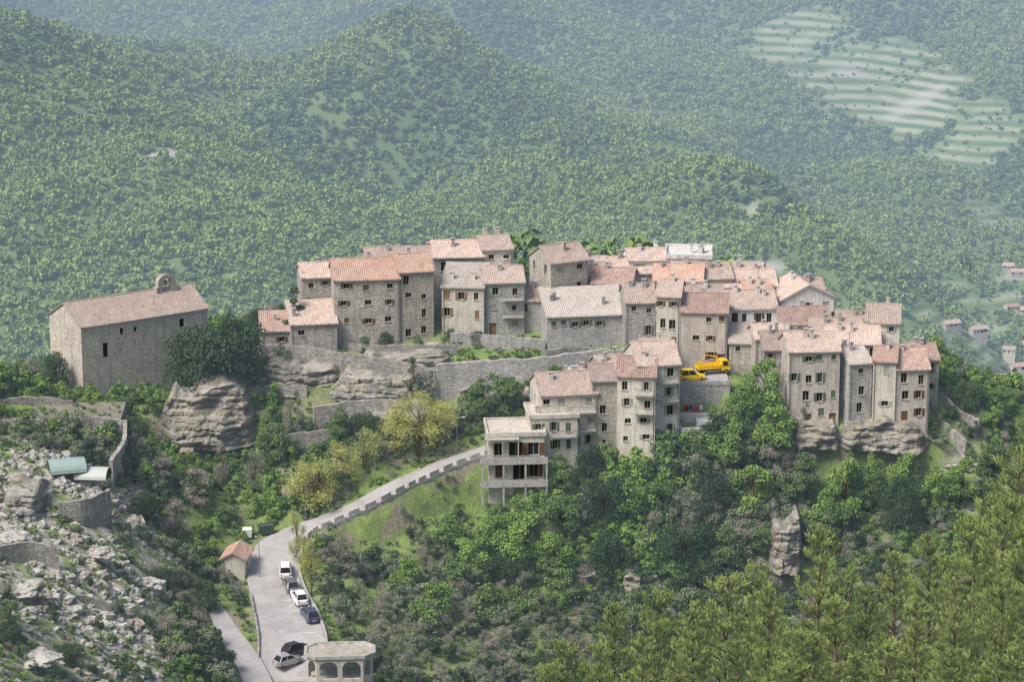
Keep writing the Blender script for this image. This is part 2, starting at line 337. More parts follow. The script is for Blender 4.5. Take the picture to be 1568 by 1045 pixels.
def groundmat():
    m,nt=newmat('hillside_ground');g=nd(nt,'ShaderNodeNewGeometry');P=g.outputs['Position']
    at=nd(nt,'ShaderNodeAttribute',attribute_name='rocky');ap=nd(nt,'ShaderNodeAttribute',attribute_name='pale')
    c=mixc(nt,ramp(nt,noise(nt,P,.35,5,.65),.38,.62),(.12,.165,.055),(.20,.27,.065))
    c=mixc(nt,ramp(nt,noise(nt,P,.16,4,.6),.54,.64),c,(.21,.18,.125))
    c=mixc(nt,.4,c,ramp(nt,noise(nt,P,2.5,4,.7),.3,.7,.1,.9),'OVERLAY')
    rk=mixc(nt,ramp(nt,noise(nt,P,.9,5,.75),.4,.6),(.24,.22,.19),(.50,.475,.43))
    c=mixc(nt,mul(nt,at.outputs['Fac'],ramp(nt,noise(nt,P,.55,5,.7),.45,.54)),c,rk)
    s=nd(nt,'ShaderNodeSeparateXYZ');nt.links.new(P,s.inputs[0])
    farf=ramp(nt,s.outputs[1],480,600);fc=mixc(nt,ramp(nt,noise(nt,P,.012,4,.6),.4,.6),(.10,.16,.06),(.15,.215,.075))
    c=mixc(nt,farf,c,fc)
    wz=nd(nt,'ShaderNodeMath',operation='ADD');nt.links.new(mul(nt,s.outputs[2],1.0),wz.inputs[0]);nt.links.new(mul(nt,noise(nt,P,.015,2),5.),wz.inputs[1])
    sn=nd(nt,'ShaderNodeMath',operation='SINE');nt.links.new(wz.outputs[0],sn.inputs[0])
    pc=mixc(nt,ramp(nt,sn.outputs[0],.1,.5),(.17,.24,.09),(.36,.345,.26))
    pc=mixc(nt,ramp(nt,sn.outputs[0],-.4,-.8),pc,(.08,.12,.05))
    pc=mixc(nt,ramp(nt,noise(nt,P,.03,4,.6),.52,.66,0,.7),pc,(.14,.205,.08))
    c=mixc(nt,mul(nt,farf,ap.outputs['Fac']),c,pc)
    asr=nd(nt,'ShaderNodeAttribute',attribute_name='scree');c=mixc(nt,asr.outputs['Fac'],c,(.46,.43,.40))
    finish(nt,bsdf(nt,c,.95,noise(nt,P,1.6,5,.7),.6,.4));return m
def roadmat():
    m,nt=newmat('worn_asphalt');g=nd(nt,'ShaderNodeNewGeometry');P=g.outputs['Position']
    c=mixc(nt,ramp(nt,noise(nt,P,.3,5,.65),.35,.65),(.29,.27,.26),(.39,.37,.355))
    c=mixc(nt,ramp(nt,noise(nt,P,.8,5,.8),.60,.64,0,.5),c,(.20,.19,.18))
    c=mixc(nt,.3,c,ramp(nt,noise(nt,P,6,3),.3,.7,.2,.8),'OVERLAY')
    finish(nt,bsdf(nt,c,.9));return m
M_ROAD=roadmat(); M_EARTH=wallmat('packed_earth',(.18,.17,.12),(.26,.235,.18),.1)
# ---------------------------------------------------------------- mesh builder
class MB:
    def __init__(s): s.v=[];s.f=[];s.m=[];s.uv=[]
    def poly(s,pts,mat=0,uv=None):
        n=len(s.v);s.v+= [tuple(float(c) for c in p) for p in pts];s.f.append(tuple(range(n,n+len(pts))));s.m.append(mat)
        s.uv+= uv if uv else [(0,0)]*len(pts)
    def box(s,a,b,mat=0):
        x0,y0,z0=a;x1,y1,z1=b
        s.hexa([(x0,y0,z0),(x1,y0,z0),(x1,y1,z0),(x0,y1,z0),(x0,y0,z1),(x1,y0,z1),(x1,y1,z1),(x0,y1,z1)],mat)
    def hexa(s,P,mat=0):
        for q in ((0,3,2,1),(4,5,6,7),(0,1,5,4),(1,2,6,5),(2,3,7,6),(3,0,4,7)): s.poly([P[i] for i in q],mat)
    def tube(s,p,q,r0,r1,mat=0,n=6):
        p=Vector(p);q=Vector(q);d=(q-p).normalized();a=d.orthogonal().normalized();b=d.cross(a)
        A=[p+(a*math.cos(t)+b*math.sin(t))*r0 for t in [2*math.pi*i/n for i in range(n)]]
        B=[q+(a*math.cos(t)+b*math.sin(t))*r1 for t in [2*math.pi*i/n for i in range(n)]]
        for i in range(n): j=(i+1)%n;s.poly([A[i],A[j],B[j],B[i]],mat)
        s.poly(A[::-1],mat);s.poly(B,mat)
    def obj(s,name,mats,parent=None,loc=None,rz=0,uv=False,link=True):
        me=bpy.data.meshes.new(name);me.from_pydata(s.v,[],s.f);me.polygons.foreach_set('material_index',s.m)
        for m in mats: me.materials.append(m)
        if uv:
            l=me.uv_layers.new(name='UVMap');l.data.foreach_set('uv',np.array(s.uv,float).ravel())
        o=bpy.data.objects.new(name,me)
        if link: sc.collection.objects.link(o)
        if parent: o.parent=parent
        if loc is not None: o.location=loc
        o.rotation_euler[2]=rz
        return o
def empty(name,loc,rz=0):
    o=bpy.data.objects.new(name,None);sc.collection.objects.link(o);o.location=loc;o.rotation_euler[2]=rz;o.empty_display_size=.5;return o
def wall(W,G,S,O,X,width,z0,z1,ops,dep=.25,shut=0):
    Nn=(X[1],-X[0]); P=lambda x,z,d=0:(O[0]+X[0]*x+Nn[0]*d,O[1]+X[1]*x+Nn[1]*d,z)
    xs=sorted({0,width,*[o[0] for o in ops],*[o[2] for o in ops]});zs=sorted({z0,z1,*[o[1] for o in ops],*[o[3] for o in ops]})
    for i in range(len(xs)-1):
        for j in range(len(zs)-1):
            cx=(xs[i]+xs[i+1])/2;cz=(zs[j]+zs[j+1])/2
            if any(o[0]<cx<o[2] and o[1]<cz<o[3] for o in ops): continue
            W.poly([P(xs[i],zs[j]),P(xs[i+1],zs[j]),P(xs[i+1],zs[j+1]),P(xs[i],zs[j+1])])
    for o in ops:
        a,b,c,d=o[:4];k=o[4] if len(o)>4 else 'win'
        for q in (((a,b),(a,d)),((c,d),(c,b)),((a,d),(c,d)),((c,b),(a,b))):
            (x1,y1),(x2,y2)=q;W.poly([P(x1,y1),P(x2,y2),P(x2,y2,-dep),P(x1,y1,-dep)])
        G.poly([P(a,b,-dep),P(c,b,-dep),P(c,d,-dep),P(a,d,-dep)],2 if k=='door' else 0)
        def bar(x1,za,x2,zb,t,mb,mat,d0):
            q=[P(x1,za,d0),P(x2,za,d0),P(x2,za,d0+t),P(x1,za,d0+t),P(x1,zb,d0),P(x2,zb,d0),P(x2,zb,d0+t),P(x1,zb,d0+t)]
            mb.hexa(q,mat)
        if k=='win':
            m=(a+c)/2;e=.05
            bar(m-.03,b+e,m+.03,d-e,.04,G,1,-dep+.01)
            for (x1,y1,x2,y2) in ((a,b,a+e,d),(c-e,b,c,d),(a+e,d-e,c-e,d),(a+e,b,c-e,b+e)): bar(x1,y1,x2,y2,.05,G,1,-dep+.012)
            bar(a-.08,b-.09,c+.08,b-.005,.10,G,1,.003)
            if shut and random.random()<.6:
                ww=(c-a)/2
                if random.random()<.65:
                    bar(a-ww-.02,b+.02,a-.03,d,.05,S,0,.01);bar(c+.03,b+.02,c+ww+.02,d,.05,S,0,.01)
                else:
                    bar(a+.02,b+.02,c-.02,d-.02,.05,S,0,-.12)
def roofplane(R,top,th=.2):
    t=[Vector(p) for p in top];e=(t[1]-t[0]).normalized();n=(t[1]-t[0]).cross(t[-1]-t[0]).normalized();w=n.cross(e)
    uv=[((p-t[0]).dot(e),(p-t[0]).dot(w)) for p in t]
    nu=max(2,int((t[1]-t[0]).length/1.2));nv=4
    def pt(i,j):
        a=i/nu;b=j/nv;p=(t[0]*(1-a)+t[1]*a)*(1-b)+(t[3]*(1-a)+t[2]*a)*b;edge=(0<i<nu)
        dz=(random.uniform(-.07,.05)-.08*math.sin(math.pi*a)) if edge and 0<j<nv else (-.05*math.sin(math.pi*a) if edge else 0)
        return p+Vector((0,0,dz)),((p-t[0]).dot(e),(p-t[0]).dot(w))
    G_=[[pt(i,j) for j in range(nv+1)] for i in range(nu+1)]
    for i in range(nu):
        for j in range(nv):
            q=[G_[i][j],G_[i+1][j],G_[i+1][j+1],G_[i][j+1]];R.poly([a for a,_ in q],0,[b for _,b in q])
    lo=[p-Vector((0,0,th)) for p in t];R.poly(lo[::-1],1)
    for i in range(len(t)):
        j=(i+1)%len(t);R.poly([lo[i],lo[j],t[j]-Vector((0,0,.03)),t[i]-Vector((0,0,.03))],0,[(uv[i][0],0),(uv[j][0],0),(uv[j][0],.2),(uv[i][0],.2)])
FOOT=[]
def build_house(name,pos,w,d,hg,rot=0,roof='side',rise=1.5,wallm='stone',tile='pink',cols=None,shut=None,balc=0,chim=None,ops=None,found=5.,simple=False,seed=0):
    random.seed(seed*13+5);rot=math.radians(rot)
    E=empty(name,pos,rot);FOOT.append((pos[0],pos[1],rot,w,d))
    W=MB();G=MB();S=MB();R=MB();K=MB()
    if shut is None: shut=random.choice([None,'brown','gray','wood','green','blue','brown'])
    def auto(width,nc,p):
        o=[];nf=max(1,int((hg-.3)/2.75))
        for k in range(nf):
            zt=hg-.6-2.75*k
            if zt<1.6: break
            small=random.random()<.3
            for i in range(nc):
                if random.random()<p: continue
                ww=random.choice([.8,.9,1.0,.7]);hh=random.choice([1.2,1.35,1.5]) if not small else .8
                if k==nf-1 and hg-2.75*k<3.6 and random.random()<.35: ww=1.1;bz=.05;kind='door';zz=2.15
                else: zt2=zt-random.choice([0,0,.2,.35]);bz=max(.3,zt2-hh);kind='win';zz=bz+hh
                x=(i+.5)*width/nc+random.uniform(-.3,.3)
                if x-ww/2<.3 or x+ww/2>width-.3: continue
                if o and any(abs((q[0]+q[2])/2-x)<1.3 and q[1]<zz and q[3]>bz for q in o): continue
                o.append((x-ww/2,bz,x+ww/2,zz,kind))
        return o
    nc=cols or max(1,round(w/2.6))
    fo=ops if ops is not None else auto(w,nc,.12)
    wall(W,G,S,(0,0),(1,0),w,-found,hg,fo,shut=shut is not None)
    ns=max(1,round(d/3.4)) 
    hb=hg+(rise if roof=='shed' else 0)
    wall(W,G,S,(w,0),(0,1),d,-found,hg,auto(d,ns,.4) if ops is None else [])
    wall(W,G,S,(w,d),(-1,0),w,-found,hb,auto(w,nc,.4) if ops is None else [])
    wall(W,G,S,(0,d),(0,-1),d,-found,hg,auto(d,ns,.4) if ops is None else [])
    o=.38;th=.2
    if roof=='side':
        s=rise/(d/2)
        W.poly([(w,0,hg),(w,d,hg),(w,d/2,hg+rise)]);W.poly([(0,d,hg),(0,0,hg),(0,d/2,hg+rise)])
        ze=hg-s*o+th;zr=hg+rise+th
        roofplane(R,[(-o*.6,-o,ze),(w+o*.6,-o,ze),(w+o*.6,d/2,zr),(-o*.6,d/2,zr)]);roofplane(R,[(w+o*.6,d+o,ze),(-o*.6,d+o,ze),(-o*.6,d/2,zr),(w+o*.6,d/2,zr)])
        R.tube((-o*.6,d/2,zr-.04),(w+o*.6,d/2,zr-.04),.14,.14,0,6)
        W.box((0.01,-.16,hg-.34),(w-.01,-.004,hg-.13))
        zc=lambda y: hg+rise-abs(y-d/2)*s
    elif roof=='front':
        s=rise/(w/2)
        W.poly([(0,0,hg),(w,0,hg),(w/2,0,hg+rise)]);W.poly([(w,d,hg),(0,d,hg),(w/2,d,hg+rise)])
        ze=hg-s*o+th;zr=hg+rise+th
        roofplane(R,[(-o,d+o,ze),(-o,-o,ze),(w/2,-o,zr),(w/2,d+o,zr)]);roofplane(R,[(w+o,-o,ze),(w+o,d+o,ze),(w/2,d+o,zr),(w/2,-o,zr)])
        zc=lambda y: hg+rise*.8
    elif roof=='shed':
        s=rise/d
        W.poly([(w,0,hg),(w,d,hg),(w,d,hg+rise)]);W.poly([(0,d,hg),(0,0,hg),(0,d,hg+rise)])
        roofplane(R,[(-o*.6,-o,hg-s*o+th),(w+o*.6,-o,hg-s*o+th),(w+o*.6,d+o,hg+rise+s*o+th),(-o*.6,d+o,hg+rise+s*o+th)])
        W.box((0.01,-.16,hg-.34),(w-.01,-.004,hg-.13))
        zc=lambda y: hg+s*y
    else:
        W.box((-.25,-.25,hg+.003),(w+.25,d+.25,hg+.28))
        for a,b in (((-.25,-.25),(w+.25,0)),((-.25,d),(w+.25,d+.25)),((-.25,0.002),(0,d-.002)),((w,0.002),(w+.25,d-.002))): W.box((a[0],a[1],hg+.283),(b[0],b[1],hg+.28+rise))
        zc=lambda y: hg+.3
    nchim=chim if chim is not None else random.choice([1,1,2,2,3])
    for c in range(nchim):
        x=random.uniform(.8,max(1.,w-1.2));y=d/2+random.choice([-1,1])*random.uniform(.3,1.5);z=zc(y);hh=random.uniform(.7,1.3);a=random.uniform(.2,.34)
        K.box((x-a,y-.25,z-.6),(x+a,y+.25,z+hh));K.box((x-a-.07,y-.32,z+hh+.2),(x+a+.07,y+.32,z+hh+.3),1)
        for q in (-1,1): K.box((x+q*a-.05*(q+1),y-.25,z+hh+.002),(x+q*a+.05*(1-q),y+.25,z+hh+.2))
    if random.random()<.5 and not simple and roof!='flat' and chim is None:
        x=random.uniform(1,max(1.2,w-1));y=d/2;z=zc(y)
        K.tube((x,y,z-.3),(x,y,z+2.4),.035,.03,2,5);K.tube((x-.5,y,z+2.2),(x+.5,y,z+2.3),.025,.025,2,4)
        for q in range(5): K.tube((x-.4+q*.2,y-.25,z+2.22+q*.02),(x-.4+q*.2,y+.25,z+2.22+q*.02),.018,.018,2,4)
    if not simple and ops is None and random.random()<.7:  # drain pipe
        x=random.choice([.25,w-.25]);K.tube((x,-.1,-2),(x,-.1,hg-.35),.05,.05,2,6)
    if balc:
        B=MB()
        for lev in range(balc+ (1 if hg>8 else 0)):
            bz=hg-2.75*(lev+1)+.1
            if bz<1: continue
            x0=w*.45;x1=w-.3
            B.box((x0,-1.1,bz-.15),(x1,-.003,bz),0)
            B.box((x0,-1.1,bz+.92),(x1,-1.05,bz+.98),1)
            for q in range(int((x1-x0)/.22)+1): B.box((x0+q*.22,-1.09,bz),(x0+q*.22+.03,-1.06,bz+.92),1)
            for xx in (x0,x1-.05):B.box((xx,-1.04,bz+.92),(xx+.04,-.004,bz+.98),1)
        B.obj('balcony',[M_CONC,M_METAL],E)
    wm=WALL[wallm]
    W.obj('walls',[wm],E)
    if G.v: G.obj('windows',[M_GLASS,M_FRAME,SHUT['wood']],E)
    if S.v: S.obj('shutters',[SHUT[shut or 'brown']],E)
    if R.v: R.obj('roof',[TILE[tile],SHUT['wood']],E,uv=True)
    if K.v: K.obj('chimneys',[wm,M_CONC,M_METAL],E)
    return E
for i,hh in enumerate(HS):
    n,u0,u1,vb,ve,d,rot,roof,rise,wl,ti,op=hh
    Y=Yv(vb);p=survey(u0,vb,Y);s=pxm(vb,Y)
    w=(u1-u0)/s/math.cos(math.radians(rot));hg=(vb-ve)/s/math.cos(PITCH)
    build_house(n,p,w,d,hg,rot,roof,rise,wl,ti,seed=i,**op)
def chapel():
    p=survey(128,612,411);w=22.0;rot=36;hg=11.3
    ops=[(3.6,6.0,4.5,8.3),(6.6,9.2,7.2,10.2),(9.0,9.3,9.5,10.1),(17.0,8.8,17.8,10.2)]
    E=build_house('chapel',p,w,10.5,hg,rot,'side',2.7,'tan','pink',ops=[(*a,'slot') for a in ops],chim=0,found=6,seed=77)
    B=MB();x=15.8;y=4.3;z=hg+2.3
    B.box((x,y,z-.6),(x+.75,y+1.,z+1.6));B.box((x+2.35,y,z-.6),(x+3.1,y+1.,z+1.6));
    seg=8;cx=x+1.55;r=.8
    for k in range(seg):
        a0=math.pi*k/seg;a1=math.pi*(k+1)/seg
        P=[(cx-r*math.cos(a0),z+1.6+r*math.sin(a0)*.8),(cx-r*math.cos(a1),z+1.6+r*math.sin(a1)*.8)]
        top=[(cx-1.55*math.cos(a0),z+1.6+1.25*math.sin(a0)),(cx-1.55*math.cos(a1),z+1.6+1.25*math.sin(a1))]
        B.hexa([(P[0][0],y,P[0][1]),(P[1][0],y,P[1][1]),(P[1][0],y+1,P[1][1]),(P[0][0],y+1,P[0][1]),(top[0][0],y,top[0][1]),(top[1][0],y,top[1][1]),(top[1][0],y+1,top[1][1]),(top[0][0],y+1,top[0][1])])
    B.box((x-.35,y-.1,z+.2),(x-.002,y+1.1,z+.9));B.box((x+3.102,y-.1,z+.2),(x+3.45,y+1.1,z+.9))
    B.tube((cx,y+.5,z+1.9),(cx,y+.5,z+1.2),.15,.36,1,8)
    B.obj('bell_gable',[WALL['tan'],M_METAL],E)
chapel()
def terrace_house():
    Y=Yv(740);p=survey(748,742,Y)
    E=build_house('terraced_house',p,8.2,8,7.2,4,'flat',.35,'cream','pink',chim=0,balc=0,found=6,seed=101,ops=[(.8,4.3,2.2,6.2,'win'),(3,4.2,5,6.3,'win'),(5.8,4.3,7.4,6.2,'win'),(1.,1.,2.4,2.9,'win'),(3.6,.6,5.6,3,'win'),(6,1,7.3,2.9,'win')])
    B=MB()
    for bz in (3.55,.1):
        B.box((-1.2,-1.6,bz-.2),(8.6,-.004,bz));
        for x in (-1.1,2,5.2,8.3): B.box((x,-1.55,bz-3.2),(x+.25,-1.3,bz-.202),0)
        B.box((-1.2,-1.6,bz+.002),(8.6,-1.48,bz+.85),0)
    B.box((-.6,-1.4,7.0),(4.4,-.26,7.12),0);
    for x in (-.5,1.9,4.2): B.box((x,-1.3,3.56),(x+.16,-1.14,6.99),0)
    B.obj('verandas',[M_CONC,M_METAL],E)
    p=survey(812,722,Yv(722));build_house('terraced_house',p,7.0,7,8.0,6,'flat',.3,'cream','pink',chim=1,found=6,seed=102,balc=1,cols=3)
terrace_house()
g0=survey(340,874,371);g0=np.array([g0[0],g0[1],float(H(g0[0],g0[1]))])
build_house('roadside_hut',g0,3.2,5,2.6,-6,'front',.9,'cream','orange',chim=0,found=2,seed=55,cols=1)
print('houses',time.time()-T0)
# ---------------------------------------------------------------- terrain sheet
PATCH=[(1420,150,62,34,.9),(1320,120,100,50,.8),(1230,75,80,36,.8),(1480,245,60,30,.7),(1520,200,40,26,.7),(1520,330,50,16,.6),(1450,505,60,16,.8),(1510,510,50,14,.8),(1540,560,55,40,.6),(1548,420,45,22,.7),(1560,470,40,20,.7),(1500,470,40,10,.6),(1460,440,30,10,.5),(1030,180,28,14,.3),(300,300,20,8,.3)]
SCREE=[(255,232,30,10,.8),(232,240,14,8,.9),(565,36,24,5,.9),(1185,410,16,8,.8),(1150,325,8,12,.7),(1155,372,5,12,.7),(1415,152,30,4,.5),(1230,70,26,3,.5),(1300,110,40,3,.45),(410,150,18,4,.4),(1390,165,30,3,.5),(640,345,8,6,.4),(1500,505,20,3,.7),(1450,530,25,3,.6),(1540,600,20,3,.6)]
def patches(L):
    o=[]
    for u,v,a,b,s in L:
        p=locate(u,v,700);k=p[1]/F;o.append((p[0],p[1],a*k,max(b*k/.42,8),s))
    return o
def mask(PW,x,y):
    r=np.zeros(np.shape(x))
    for px,py,a,b,s in PW:
        d=((x-px)/a)**2+((y-py)/b)**2+fbm(x/18,y/18,3,5)*1.3
        r=np.maximum(r,s*(1-sstep(.4,1.2,d)))
    return r
PWP=patches(PATCH);PWS=patches(SCREE)
xs=np.unique(np.r_[np.arange(-100,100.1,1.2),np.arange(-800,-100,9),np.arange(100,800,9),np.linspace(-4000,-800,30),np.linspace(800,4000,30)])
ys=np.unique(np.r_[np.linspace(-600,-20,12),np.arange(-20,285,4.),np.arange(285,462,1.2),np.arange(462,1300,12),np.arange(1300,2900,8.),np.linspace(2900,6500,50)])
X,Yg=np.meshgrid(xs,ys);Z=H(X,Yg)
Z=np.where(Yg<-20,H(X,np.full_like(X,-20.))+(-20-Yg)*.4,Z)
Z=np.where(Yg>4400,H(X,np.full_like(X,4400.))+(Yg-4400)*.12,Z)
nx,ny=len(xs),len(ys);V=np.c_[X.ravel(),Yg.ravel(),Z.ravel()]
ii=(np.arange(ny-1)[:,None]*nx+np.arange(nx-1)[None]).ravel()
Q=np.c_[ii,ii+1,ii+nx+1,ii+nx]
def npmesh(name,V,Q,mats,smooth=False):
    me=bpy.data.meshes.new(name);me.vertices.add(len(V));me.vertices.foreach_set('co',np.asarray(V,np.float32).ravel())
    k=Q.shape[1];me.loops.add(Q.size);me.loops.foreach_set('vertex_index',Q.astype(np.int32).ravel())
    me.polygons.add(len(Q));me.polygons.foreach_set('loop_start',np.arange(0,Q.size,k,dtype=np.int32));me.polygons.foreach_set('loop_total',np.full(len(Q),k,np.int32))
    for m in mats: me.materials.append(m)
    me.polygons.foreach_set('use_smooth',np.full(len(Q),smooth))
    me.update(calc_edges=True);me.validate();return me
me=npmesh('hillside_terrain',V,Q,[groundmat()],smooth=True)
def rocky(x,y):
    r=sstep(-38,-50,x+ (y-340)*.12)*(1-sstep(372,390,y))*1.0
    return np.maximum(r,.4*sstep(.1,.5,fbm(x/16,y/16,3,77)))
for nm,arr in (('rocky',rocky(V[:,0],V[:,1])),('pale',mask(PWP,V[:,0],V[:,1])),('scree',mask(PWS,V[:,0],V[:,1])*(V[:,1]>900))):
    a=me.attributes.new(nm,'FLOAT','POINT');a.data.foreach_set('value',arr.astype(np.float32))
o=bpy.data.objects.new('hillside_terrain',me);sc.collection.objects.link(o)
print('terrain',V.shape,time.time()-T0)
# ---------------------------------------------------------------- roads, walls
def ribbon(name,R,mat,off=0.0,skirt=2.2):
    B=MB();T=np.gradient(R[:,:2],axis=0);T/=np.linalg.norm(T,axis=1)[:,None];Nn=np.c_[-T[:,1],T[:,0]]
    L=R[:,:2]+Nn*R[:,3:4]/2;Rr=R[:,:2]-Nn*R[:,3:4]/2;z=R[:,2]+off
    for i in range(len(R)-1):
        a=(*L[i],z[i]);b=(*Rr[i],z[i]);c=(*Rr[i+1],z[i+1]);d=(*L[i+1],z[i+1]);B.poly([b,c,d,a])
        for p,q in ((b,c),(d,a)): B.poly([p,q,(q[0],q[1],q[2]-skirt),(p[0],p[1],p[2]-skirt)][::-1],1)
    B.obj(name,[mat,M_DRY]);return L,Rr,z
L1,R1,z1=ribbon('village_road',ROADS[0],M_ROAD)
ribbon('lane',ROADS[1],M_ROAD)
def wallpoly(name,P,h,th=.45,down=3.,mat=None):
    P=dens(P,6) if len(P)>2 else np.array([P[0]+(P[1]-P[0])*t for t in np.linspace(0,1,8)])
    B=MB();T=np.gradient(P[:,:2],axis=0);T/=np.linalg.norm(T,axis=1)[:,None];Nn=np.c_[-T[:,1],T[:,0]]*th/2
    hs=h+np.array([random.uniform(-.14,.14) for _ in P])*min(1,h)
    for i in range(len(P)-1):
        a,b=P[i],P[i+1]
        q=[(a[0]-Nn[i][0],a[1]-Nn[i][1],a[2]-down),(b[0]-Nn[i+1][0],b[1]-Nn[i+1][1],b[2]-down),(b[0]+Nn[i+1][0],b[1]+Nn[i+1][1],b[2]-down),(a[0]+Nn[i][0],a[1]+Nn[i][1],a[2]-down)]
        t=[(x,y,(a[2]+hs[i] if k in(0,3) else b[2]+hs[i+1])) for k,(x,y,_) in enumerate(q)]
        B.hexa(q+t)
    return B.obj(name,[mat or M_DRY])
sv=survey
n1=14*7
side=R1 if R1[60][1]<L1[60][1] else L1
Pm=np.c_[side[4:n1],z1[4:n1]]
wallpoly('retaining_wall',[np.r_[p[:2],p[2]-.02] for p in Pm[::5]],.02,.5,6.5,WALL['gray'])
B=MB()
def blk(B,p,q,z0,z1_,hh,th,mat=0):
    d=np.array(q)-np.array(p);L=np.linalg.norm(d);d/=L;n=np.array([-d[1],d[0]])*th/2
    P=[(*(p-n),z0),(*(q-n),z1_),(*(q+n),z1_),(*(p+n),z0)];B.hexa([(a,b,c-.1) for a,b,c in P]+[(a,b,c+hh) for a,b,c in P],mat)
pts=side[6:14*8];zz=z1[6:14*8];i=0
while i<len(pts)-5:
    blk(B,pts[i],pts[i+4],zz[i],zz[i+4],.75,.35);i+=6
B.obj('road_parapet',[M_CONC])
eastL=R1 if R1[14*11][0]>L1[14*11][0] else L1; westL=L1 if eastL is R1 else R1
wallpoly('car_park_wall',[np.r_[eastL[j],z1[j]] for j in range(14*8,len(z1),8)],.6,.35,3,M_CONC)
wallpoly('lane_wall',[np.r_[westL[j],z1[j]] for j in range(14*10,len(z1),8)],.45,.3,3,M_DRY)
for P,h,th,dn_,mt in (
 ([(400,558,419),(460,558,419),(516,568,417),(600,580,414.5),(668,596,412)],3.0,.6,3,None),
 ([(668,603,411),(740,598,412),(830,592,413),(900,582,415),(960,578,416)],4.6,.6,4,'gray'),
 ([(835,560,418),(900,556,419),(955,566,417.5)],2.5,.5,3,None),
 ([(520,542,423),(570,547,422),(640,547,421.5),(700,547,421.5)],2.0,.5,3,None),
 ([(690,534,424),(760,539,423),(835,544,422)],2.6,.5,3,'gray'),
 ([(380,612,411),(420,604,412),(470,606,412)],1.6,.5,3,None),
 ([(430,680,400),(500,672,401),(570,668,402)],1.3,.5,3,None),
 ([(480,640,406),(560,628,408),(650,632,407)],1.6,.5,3,None),
 ([(700,622,408.5),(760,618,409),(820,622,408.5)],1.6,.5,3,None),
 ([(-20,668,386),(60,668,386),(120,662,388),(188,668,387)],2.4,.6,3,None),
 ([(170,730,375),(190,700,382),(192,668,387)],2.4,.6,3,None),
 ([(90,800,357),(130,795,358),(168,780,362)],2.8,.6,3,None),
 ([(-10,628,396),(50,622,398),(112,628,399)],1.4,.5,3,None),
 ([(-10,850,338),(40,842,341),(90,850,342)],.9,.5,2,None),
 ([(60,930,332),(120,922,336),(170,935,338)],.9,.5,2,None),
 ([(1415,645,408),(1440,655,406),(1480,690,402)],1.4,.5,3,None),
 ([(1440,612,412),(1470,640,408),(1500,655,406)],1.2,.5,3,None),
 ([(1150,662,402),(1180,664,402),(1210,668,402)],2.0,.5,3,None),
 ([(170,905,352),(200,935,346),(215,960,342)],1.0,.5,2,None)):
    wallpoly('stone_wall',[sv(*q) for q in P],h,th,dn_,WALL[mt] if mt else None)
p=sv(-30,652,388);B=MB();B.box((0,0,-3),(20,11,.25));B.obj('earth_terrace',[M_EARTH],None,p,math.radians(3))
B=MB();xa,xb=PX0,PX1
B.box((xa,408,PLZ-9),(xb,424,PLZ-.006),1);B.box((xa,408,PLZ-.003),(xb,424,PLZ+.0),0);B.box((xa,407.9,PLZ+.003),(xb,408.25,PLZ+.6),1)
B.obj('retaining_terrace',[M_ROAD,WALL['gray']])
B=MB();p=sv(1042,676,401)
B.box((0,0,-3),(6.2,.3,2.0));B.box((.3,4,-3),(6.,4.3,3.2));B.box((5.9,.302,-3),(6.2,4,2.4));B.box((0,.302,-3),(.3,4.,1.8));B.box((2.6,1.6,-2),(4.8,3.9,2.6))
B.obj('courtyard_wall',[WALL['white']],None,p,.05)
B=MB();B.tube((0,0,0),(0,0,2.4),.04,.04,0);B.tube((3.4,0,0),(3.4,0,2.4),.04,.04,0);B.tube((0,0,2.3),(3.4,0,2.3),.012,.012,0,4)
for k,(x,wd,hh) in enumerate(((.3,.6,.9),(1.05,.5,.7),(1.7,.8,1.1),(2.65,.5,.8))):
    n=6
    for q in range(n):
        a=x+wd*q/n;b=x+wd*(q+1)/n;ya=.05*math.sin(q*1.7);yb=.05*math.sin((q+1)*1.7);B.poly([(a,ya,2.3-hh),(b,yb,2.3-hh),(b,0,2.29),(a,0,2.29)],1+k%4)
pp=sv(1044,648,406.2);pp[2]=6.4;B.obj('clothes_line',[M_METAL,plain('cloth_red',(.5,.03,.04)),plain('cloth_blue',(.06,.12,.35)),plain('cloth_pink',(.55,.15,.22)),M_WHITE],None,pp,.1)
